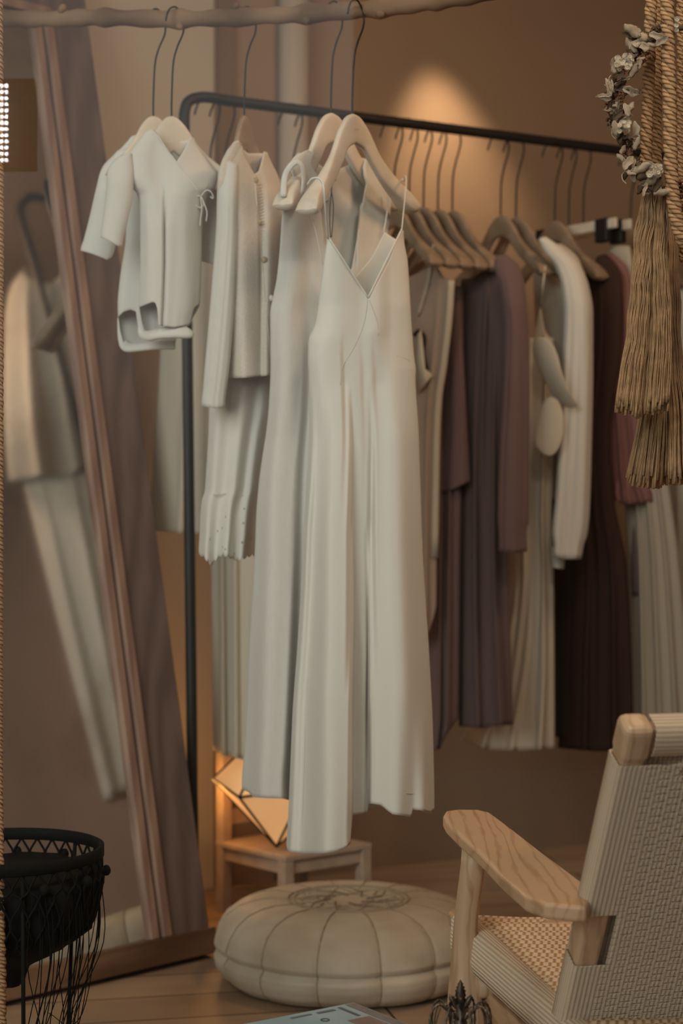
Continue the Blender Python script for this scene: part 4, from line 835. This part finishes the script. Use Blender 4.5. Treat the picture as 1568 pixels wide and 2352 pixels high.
# ------------------------------------------------------------------ low table with magazines and metal crown
tb = empty('round_side_table', (0, 2.3, 0))
MB().lathe([(.001, .27), (.262, .27), (.27, .266), (.27, .254), (.262, .25), (.001, .25)], (0, 2.3, 0), 64).build('table_top', M['ash'], tb)
for k in range(3):
    a = R(90+120*k); MB().tube([(.16*math.cos(a), 2.3+.16*math.sin(a), .252), (.22*math.cos(a), 2.3+.22*math.sin(a), .002)], [.016, .011], 12).build('leg', M['ash'], tb)
tag(tb, 'low round wooden side table in front of the pouf, carrying magazines and crown', 'side table')
def booklet(name, corner, u1, u2, a, b, z0, z1, mcover, label, group='printed matter on the side table'):
    c = Vector((*corner, 0)); u1 = Vector((*u1, 0)).normalized(); u2 = Vector((*u2, 0)); u2 = (u2-u1*u2.dot(u1)).normalized()
    m_ = c+u1*a/2+u2*b/2
    root = empty(name, (m_.x, m_.y, z0))
    MB().box(m_+Vector((0, 0, (z0+z1)/2)), u1*(a/2-.002), u2*(b/2-.002), (0, 0, (z1-z0)/2-.0012)).build('pages', M['pages'], root, smooth=False)
    for z in (z0+.0007, z1-.0007): MB().box(m_+Vector((0, 0, z)), u1*a/2, u2*b/2, (0, 0, .0006)).build('cover', mcover, root, smooth=False)
    tag(root, label, 'book' if 'book' in label else 'magazine', group); return root, c, u1, u2
dk = mat('dark_brown_book_cloth', (.06, .04, .03), .6, noise=.3)
bl = mat('pale_blue_magazine_cover', (.46, .58, .63), .28, noise=.2, nscale=6, col2=(.24, .38, .46), spec=.5)
booklet('hardback_book', (.055, 2.553), (-.72, -.69), (.77, -.63), .16, .21, .2702, .301, dk, 'thick dark brown book lying under the blue magazine')
mg, c, u1, u2 = booklet('magazine', (.018, 2.557), (-.82, -.57), (.6, -.8), .215, .265, .3012, .320, bl, 'pale blue glossy magazine on top of the dark book, bottom edge of view')
def cover_patch(a0, a1, b0, b1, col, nm='cover_print'):
    m_ = c+u1*(a0+a1)/2+u2*(b0+b1)/2+Vector((0, 0, .3203)); MB().box(m_, u1*(a1-a0)/2, u2*(b1-b0)/2, (0, 0, .0002)).build(nm, mat(nm, col, .35, noise=.3, nscale=60), mg, smooth=False)
cover_patch(.002, .018, .004, .16, (.26, .22, .22)); cover_patch(.022, .06, .07, .14, (.28, .19, .16)); cover_patch(.03, .036, .01, .06, (.10, .12, .14)); cover_patch(.045, .075, .012, .02, (.12, .14, .16)); cover_patch(.085, .12, .012, .018, (.12, .14, .16))
mb = MB(); oc = c+u1*.085+u2*.05+Vector((0, 0, .3206)); mb.tube([oc+u1*.006*math.cos(2*math.pi*k/20)+u2*.006*math.sin(2*math.pi*k/20) for k in range(21)], .0006, 5); mb.build('cover_letter', dk, mg)

kx, ky = (1057-784)/F*2.40, 2.40
crn = empty('metal_crown', (kx, ky, .27))
def CP(r, a, z): return Vector((kx+r*math.cos(a), ky+r*math.sin(a), z))
MB().tube([CP(.036, 2*math.pi*k/40, .2745) for k in range(41)], .004, 8).build('base_ring', M['pewter'], crn)
MB().tube([CP(.037, 2*math.pi*k/40, .285) for k in range(41)], .0018, 8).build('base_ring', M['pewter'], crn)
for k in range(8):
    a = 2*math.pi*k/8+.25
    pts = spline([CP(.036, a, .275), CP(.041, a, .30), CP(.0445, a, .330), CP(.042, a, .352), CP(.034, a, .3625), CP(.025, a, .360), CP(.016, a, .350), CP(.008, a, .342)], 7)
    MB().tube(pts, [.0017+.0005*math.sin(i*1.9) for i in range(len(pts))], 7).build('hoop', M['pewter'], crn)
    pts = spline([CP(.030, a+.12, .359), CP(.034, a+.16, .352), CP(.038, a+.12, .335), CP(.038, a+.05, .315)], 5)
    MB().tube(pts, .0011, 6).build('hoop_bead', M['pewter'], crn)
for k in range(8):
    a = 2*math.pi*k/8+.25; MB().ball(CP(.0375, a+.39, .292), .0035, 8, 6).build('bead', M['pewter'], crn)
mb = MB().lathe([(.001, .33), (.009, .332), (.010, .338), (.006, .342), (.0075, .349), (.005, .353), (.0065, .358), (.004, .362), (.001, .364)], (kx, ky, 0), 20); mb.build('finial_stem', M['pewter'], crn)
def leaf3(mb, base, tipv, side, wd, th_=.0012, serr=7):
    n = 16; L = []
    for sgn in (1, -1):
        row = []
        for i in range(n+1):
            q = i/n; w_ = wd*math.sin(math.pi*min(1, q*.9+.08))**.8*(1+.22*math.sin(q*serr*2*math.pi)); row.append(base+tipv*q+side*w_*sgn+side.cross(tipv).normalized()*th_*(1 if sgn > 0 else 1))
        L.append(row)
    mid = [base+tipv*(i/n)+side.cross(tipv).normalized()*th_*3.2 for i in range(n+1)]; midb = [base+tipv*(i/n)-side.cross(tipv).normalized()*th_*2.5 for i in range(n+1)]
    mb.grid([L[0], mid, L[1]]); mb.grid([L[1], midb, L[0]])
mb = MB(); X = Vector((1, 0, 0)); b0 = Vector((kx, ky, .357))
leaf3(mb, b0, Vector((0, 0, .038)), X, .0072); leaf3(mb, b0+Vector((-.003, 0, -.003)), Vector((-.0125, 0, .021)), Vector((.85, 0, .5)), .0048); leaf3(mb, b0+Vector((.003, 0, -.003)), Vector((.0125, 0, .021)), Vector((.85, 0, -.5)), .0048)
Y = Vector((0, 1, 0)); leaf3(mb, b0+Vector((0, -.003, -.003)), Vector((0, -.0125, .021)), Vector((0, .85, .5)), .0048); leaf3(mb, b0+Vector((0, .003, -.003)), Vector((0, .0125, .021)), Vector((0, .85, -.5)), .0048)
for s in (-1, 1): mb.tube(spline([b0+Vector((s*.003, 0, -.004)), b0+Vector((s*.010, 0, -.004)), b0+Vector((s*.015, 0, .001)), b0+Vector((s*.019, 0, .0)), b0+Vector((s*.024, 0, -.001))], 5), .0014, 6)
mb.build('leaf_finial', M['pewter'], crn, merge=True)
tag(crn, 'small openwork pewter crown with leaf finial standing on the side table', 'crown ornament')

# ------------------------------------------------------------------ jute ropes, tassels, wreath
def rope_mesh(path, Rr, pitch, plies=3, n=8, seg=.006):
    pts = [Vector(p) for p in path]; pts = spline(pts, 6); d = [0]
    for i in range(1, len(pts)): d.append(d[-1]+(pts[i]-pts[i-1]).length)
    nn_ = max(8, int(d[-1]/seg)); res = []
    X_ = [np.interp(np.linspace(0, d[-1], nn_), d, [p[c] for p in pts]) for c in range(3)]
    ctr = [Vector((X_[0][i], X_[1][i], X_[2][i])) for i in range(nn_)]; mb = MB()
    for q in range(plies):
        pl = []
        for i in range(nn_):
            t = (ctr[min(i+1, nn_-1)]-ctr[max(i-1, 0)]).normalized(); a_ = Vector((0, 1, 0)); a_ = (a_-t*t.dot(a_)).normalized(); b_ = t.cross(a_)
            an = 2*math.pi*(q/plies-d[-1]*i/nn_/pitch); pl.append(ctr[i]+(a_*math.cos(an)+b_*math.sin(an))*Rr*.5)
        mb.tube(pl, Rr*.56, n)
    return mb
GRP = 'thick jute ropes at the right edge'
r1 = rope_mesh([P(1496, -60, 2.72), P(1493, 60, 2.72), P(1489, 200, 2.72), P(1484, 330, 2.72), P(1482, 440, 2.72)], .0098, .062).build('jute_rope', M['jute'])
tag(r1, 'leftmost twisted jute rope at the right edge, passing behind the dried flower wreath', 'rope', GRP)
r2 = rope_mesh([P(1512, -60, 2.77), P(1510, 100, 2.77), P(1506, 260, 2.77), P(1508, 450, 2.77)], .0090, .062).build('jute_rope', M['jute'])
tag(r2, 'dark recessed jute rope between the two foremost ropes at the right edge', 'rope', GRP)
r3 = rope_mesh([P(1530, -60, 2.66), P(1533, 90, 2.66), P(1537, 220, 2.66), P(1540, 380, 2.66), P(1549, 480, 2.66), P(1566, 548, 2.66), P(1592, 560, 2.67), P(1612, 520, 2.68), P(1620, 300, 2.70), P(1618, -60, 2.70)], .0108, .062).build('jute_rope', M['jute'])
tag(r3, 'foremost jute rope, looping down and out of view at the right edge', 'rope', GRP)
r4 = rope_mesh([P(1562, -60, 2.80), P(1566, 120, 2.80), P(1563, 330, 2.80), P(1572, 600, 2.80)], .0085, .062).build('jute_rope', M['jute'])
tag(r4, 'jute rope cut by the right picture border behind the looping rope', 'rope', GRP)
r5 = rope_mesh([P(-8, -80, 2.9), P(-5, 400, 2.9), P(-6, 1100, 2.9), P(-7, 1700, 2.9), P(-3, 2080, 2.85), P(1, 2250, 2.85), P(0, 2500, 2.85)], .0100, .06).build('jute_rope', M['jute'])
tag(r5, 'single jute rope running down the whole left picture border', 'rope')
def tassel(ctr, wid, ytop, ybot, d, n, seed, label, frag=.012):
    r = random.Random(seed); mb = MB(); cx_ = pchip(*zip(*ctr)); wx = pchip(*zip(*wid))
    for k in range(n):
        a = r.random()*2*math.pi; q = math.sqrt(r.random())*.96+.04; yb = ybot+r.uniform(-18, 18)-14*abs(math.cos(a)); ph = r.random()*6.28; nb_ = int(a/(2*math.pi)*5)
        pts = []; M_ = 30
        for i in range(M_+1):
            y = ytop+(yb-ytop)*i/M_; v = i/M_
            tw = a+.9*math.sin(nb_*1.3)*(v)*(1-.5*v)
            wv = 2.6*math.sin(v*34+nb_*1.9+ph*.25)*(1-v)**.8+1.6*math.sin(v*17+ph)*(1-.4*v)
            px = cx_(y)+wx(y)*q*math.cos(tw)+wv*(1.2 if nb_ % 2 else .8); dd = d-wx(y)/F*d*.55*q*math.sin(tw)
            pts.append(P(px, y, dd))
        mb.tube(pts, [.00125]*(M_-2)+[.0017, .0022, .0024], 5)
        mb.v[-1] = mb.v[-1]
    o = mb.build('jute_tassel', M['strand']); tag(o, label, 'tassel'); return o
tassel([(430, 1503), (600, 1492), (750, 1490), (860, 1480), (960, 1472)], [(430, 26), (520, 38), (600, 42), (750, 52), (870, 60), (960, 62)], 432, 945, 2.70, 300, 3, 'frayed jute tassel hanging from the leftmost rope below the wreath, in front')
tassel([(430, 1525), (700, 1528), (900, 1528), (1120, 1520)], [(430, 22), (600, 30), (800, 38), (950, 62), (1120, 88)], 436, 1108, 2.80, 320, 4, 'longer frayed jute tassel hanging lower, behind the first one')

wr = empty('dried_flower_wreath', P(1545, 255, 2.68))
wp = [(1535, 66), (1508, 80), (1478, 104), (1452, 128), (1428, 150), (1414, 182), (1408, 212), (1402, 245), (1410, 278), (1422, 305), (1432, 335), (1438, 362), (1452, 392), (1478, 414), (1506, 430), (1528, 436)]
R0 = random.Random(11)
MB().tube(spline([P(x, y, 2.675) for x, y in wp+[(1600, 420), (1650, 300), (1640, 150), (1590, 70), (1535, 66)]], 6), .005, 8).build('wreath_wire', M['drydark'], wr)
def leafcurl(c, ang, L, Wd, curl, m, name='dried_leaf'):
    d1 = Vector((math.cos(ang), R0.uniform(-.4, .2), math.sin(ang))).normalized(); sd_ = d1.cross(Vector((0, -1, 0)).lerp(Vector((R0.uniform(-1, 1), -1, R0.uniform(-1, 1))), .4)).normalized(); up_ = sd_.cross(d1); g_ = []; sgn_ = R0.choice((-1, 1))
    for i in range(8):
        q = i/7; wd = Wd*math.sin(math.pi*(q*.88+.07))**.8; row = []
        for j in range(5):
            s = -1+j/2; row.append(c+d1*L*q+sd_*wd*s*(1+.25*math.sin(q*11+s))+up_*(curl*L*q*q+sgn_*s*s*wd*.6+.0012*math.sin(q*13+s*4+sgn_)))
        g_.append(row)
    MB().grid(g_).build(name, m, wr, solid=.0004)
def cluster(c, r, n, rr, m, name):
    mb = MB()
    for k in range(n):
        v = Vector((R0.gauss(0, 1), R0.gauss(0, 1), R0.gauss(0, 1))).normalized()*r*R0.uniform(.5, 1); mb.ball(c+v, rr*R0.uniform(.7, 1.3), 7, 5)
    mb.build(name, m, wr)
def daisy(c, r):
    mb = MB(); ax = Vector((R0.uniform(-.5, .5), -1, R0.uniform(-.4, .4))).normalized(); u_ = ax.cross(Vector((0, 0, 1))).normalized(); v_ = ax.cross(u_)
    for k in range(14):
        a = 2*math.pi*k/14; dr = u_*math.cos(a)+v_*math.sin(a); tg = ax.cross(dr)
        for lay in (0, 1): mb.grid([[c+dr*r*q*(1-.25*lay)+tg*r*.2*s*math.sin(math.pi*min(1, q*.8+.15))+ax*(r*.35*q*(1+lay)*.6) for s in (-1, 0, 1)] for q in (.15, .5, .8, 1)])
    mb.ball(c+ax*r*.12, r*.28, 8, 5); mb.build('daisy_head', M['dryflower'], wr)
for x, y, s in ((1418, 135, 9), (1436, 130, 9), (1428, 145, 10), (1445, 148, 8), (1410, 150, 8), (1450, 138, 7), (1422, 158, 7), (1441, 158, 7), (1446, 281, 6), (1436, 287, 9), (1428, 296, 8), (1422, 301, 7), (1440, 299, 7), (1492, 378, 9), (1504, 386, 11), (1495, 396, 10), (1512, 398, 8), (1502, 404, 8), (1554, 44, 7), (1552, 58, 7), (1553, 70, 6)):
    daisy(P(x, y, 2.655-R0.uniform(0, .012)), s*.00067)
for x, y, r_ in ((1410, 214, 13), (1425, 222, 12), (1436, 210, 10), (1432, 356, 12), (1445, 350, 10), (1472, 138, 13), (1486, 128, 12), (1565, 420, 12), (1566, 445, 12), (1567, 478, 10)):
    cluster(P(x, y, 2.668), r_*.00062, 20, .0022, M['dryred'], 'rust_flower_cluster')
for x, y, r_ in ((1420, 168, 13), (1415, 245, 15), (1430, 250, 12), (1438, 320, 13), (1444, 330, 10), (1468, 372, 15), (1478, 382, 13), (1505, 425, 13), (1515, 432, 11), (1500, 75, 12), (1510, 66, 10), (1456, 118, 10)):
    cluster(P(x, y, 2.672), r_*.00062, 26, .0020, M['drydark'], 'dark_seed_cluster')
for i, (x, y, a, L) in enumerate([(1475, 72, 190, 30), (1490, 78, 20, 26), (1470, 84, 215, 34), (1488, 92, 220, 40), (1475, 108, 240, 40), (1492, 112, 200, 34), (1462, 120, 230, 30), (1505, 104, 330, 26), (1442, 170, 330, 22), (1414, 168, 250, 24), (1446, 178, 300, 26), (1430, 202, 20, 32), (1436, 204, 350, 28), (1398, 215, 270, 26), (1397, 225, 280, 24), (1402, 262, 290, 26), (1406, 275, 320, 24), (1438, 262, 300, 24), (1444, 268, 250, 24), (1415, 312, 260, 26), (1420, 330, 280, 24), (1458, 320, 270, 30), (1464, 338, 260, 28), (1456, 345, 290, 24), (1430, 378, 250, 24), (1440, 372, 220, 22), (1450, 388, 280, 22), (1452, 402, 330, 36), (1462, 410, 340, 34), (1470, 418, 10, 34), (1456, 420, 260, 22), (1478, 428, 330, 30), (1498, 440, 300, 28), (1500, 445, 350, 26), (1432, 390, 300, 30), (1466, 160, 270, 20), (1456, 86, 200, 22)]):
    leafcurl(P(x, y, 2.66-R0.uniform(0, .012)), -R(a), L*.00090, L*.00021, R0.uniform(-.5, .5), M['dryleaf'] if i % 4 else M['drydark'])
def along(q):
    t = q*(len(wp)-1); i = min(int(t), len(wp)-2); f = t-i; return wp[i][0]*(1-f)+wp[i+1][0]*f, wp[i][1]*(1-f)+wp[i+1][1]*f
for k in range(46):
    x, y = along(R0.random()); x += R0.uniform(-13, 13); y += R0.uniform(-10, 10)
    leafcurl(P(x, y, 2.665-R0.uniform(0, .02)), R0.uniform(0, 6.28), R0.uniform(.012, .026), R0.uniform(.002, .005), R0.uniform(-.9, .9), M['dryleaf'] if k % 3 else M['drydark'])
for k in range(16):
    x, y = along((k+.5)/16); cluster(P(x+R0.uniform(-6, 6), y+R0.uniform(-6, 6), 2.675), .0105, 22, .0021, M['dryred'] if k % 3 == 1 else M['drydark'], 'seed_cluster')
for x, y, n, sp in ((1432, 142, 16, 17), (1434, 288, 10, 12), (1503, 392, 14, 15)):
    for k in range(n): daisy(P(x+R0.uniform(-sp, sp), y+R0.uniform(-sp, sp)*.8, 2.648-R0.uniform(0, .012)), R0.uniform(.0035, .0058))
for x, y in ((1404, 300), (1428, 402), (1398, 180), (1446, 108)):
    MB().tube(spline([P(x+6, y-8, 2.66), P(x, y, 2.655), P(x+2, y+12, 2.652), P(x+10, y+20, 2.65)], 5), .0009, 5).build('dried_tendril', M['dryleaf'], wr)
tag(wr, 'wreath of dried white daisies, rust clusters and curled leaves hung on jute ropes', 'wreath')

# ------------------------------------------------------------------ black macrame basket at the left
bx, by, bz = (8-784)/F*3.0, 3.0, .455
bk = empty('black_macrame_basket', (bx, by, 0))
def BP(r, a, z): return Vector((bx+r*math.cos(a), by+r*math.sin(a), z))
mb = MB(); rings = []
for k in range(65):
    a = 2*math.pi*k/64; rings.append([BP(r, a, z) for r, z in ((.172, bz+.009), (.168, bz+.011), (.164, bz+.009), (.164, bz-.009), (.168, bz-.011), (.172, bz-.009))])
MB().loft(rings).build('hoop', M['fringe'], bk)
RB = random.Random(5)
prof_b = [(.166, bz-.02), (.168, bz-.05), (.160, bz-.09), (.148, bz-.125), (.115, bz-.150), (.075, bz-.168), (.045, bz-.185), (.035, bz-.215), (.001, bz-.222)]
MB().lathe([(r*.96, z-.012) for r, z in prof_b], (bx, by, 0), 48, lambda a, r, z: 1+.05*math.sin(a*6)+.03*math.sin(a*13+z*60)).build('cloth_bowl', M['fringe'], bk)
mb = MB()
for k in range(36):
    a = 2*math.pi*k/36
    for s in (-1, 1):
        pts = [BP(.168, a, bz-.008), BP(.169, a+s*.087, bz-.035)]+[BP(r+.003, a+s*(.087 if i % 2 else 0)+RB.uniform(-.02, .02), z) for i, (r, z) in enumerate(prof_b[1:7])]
        mb.tube(spline(pts, 3), .0022, 5)
mb.build('knotted_cord', M['fringe'], bk)
mb = MB()
for k in range(12): mb.ball(BP(.176, 2*math.pi*k/12+.05, bz-.034),   .008, 10, 6, (1, 1, 1.2))
mb.build('knot', M['fringe'], bk)
mb = MB()
for k in range(26):
    a = -.9+RB.uniform(-.3, 1.5); z1 = RB.uniform(.02, .2); r_ = .166
    mb.tube(spline([BP(r_, a, bz-.04), BP(r_-.004+RB.uniform(-.01, .01), a+RB.uniform(-.05, .05), bz-.16), BP(r_-.02+RB.uniform(-.03, .02), a+RB.uniform(-.15, .15), bz-.28), BP(r_-.03+RB.uniform(-.05, .02), a+RB.uniform(-.25, .25), z1)], 5), .0009, 4)
mb.build('cord_fringe', M['fringe'], bk)
for k in range(3):
    a = 2*math.pi*k/3+.9; MB().tube([BP(.166, a, bz-.01), BP(.150, a+.04, .004)], .0035, 8).build('stand_leg', M['fringe'], bk)
tag(bk, 'black hooped macrame basket with knotted cords and thin fringe before the mirror', 'basket')

# ------------------------------------------------------------------ lamp across the street, seen mirrored in the window glass
def RW(px, py, d): v = P(px, py, d); return Vector((v.x, 3.0-v.y, v.z))
ld = empty('street_led_lamp', RW(30, 280, 3.6))
MB().box(RW(28, 288, 3.64), (.049, 0, 0), (0, .02, 0), (0, 0, .093)).build('housing', M['darkbox'], ld, smooth=False)
for r_ in range(13):
    for c_ in range(2): MB().ball(RW(4+c_*10.5, 197+r_*14.2, 3.6), .0040, 10, 6).build('led_bulb', M['white_led'], ld)
tag(ld, 'lamp with two columns of white LED bulbs mirrored in the window glass, top left', 'lamp')
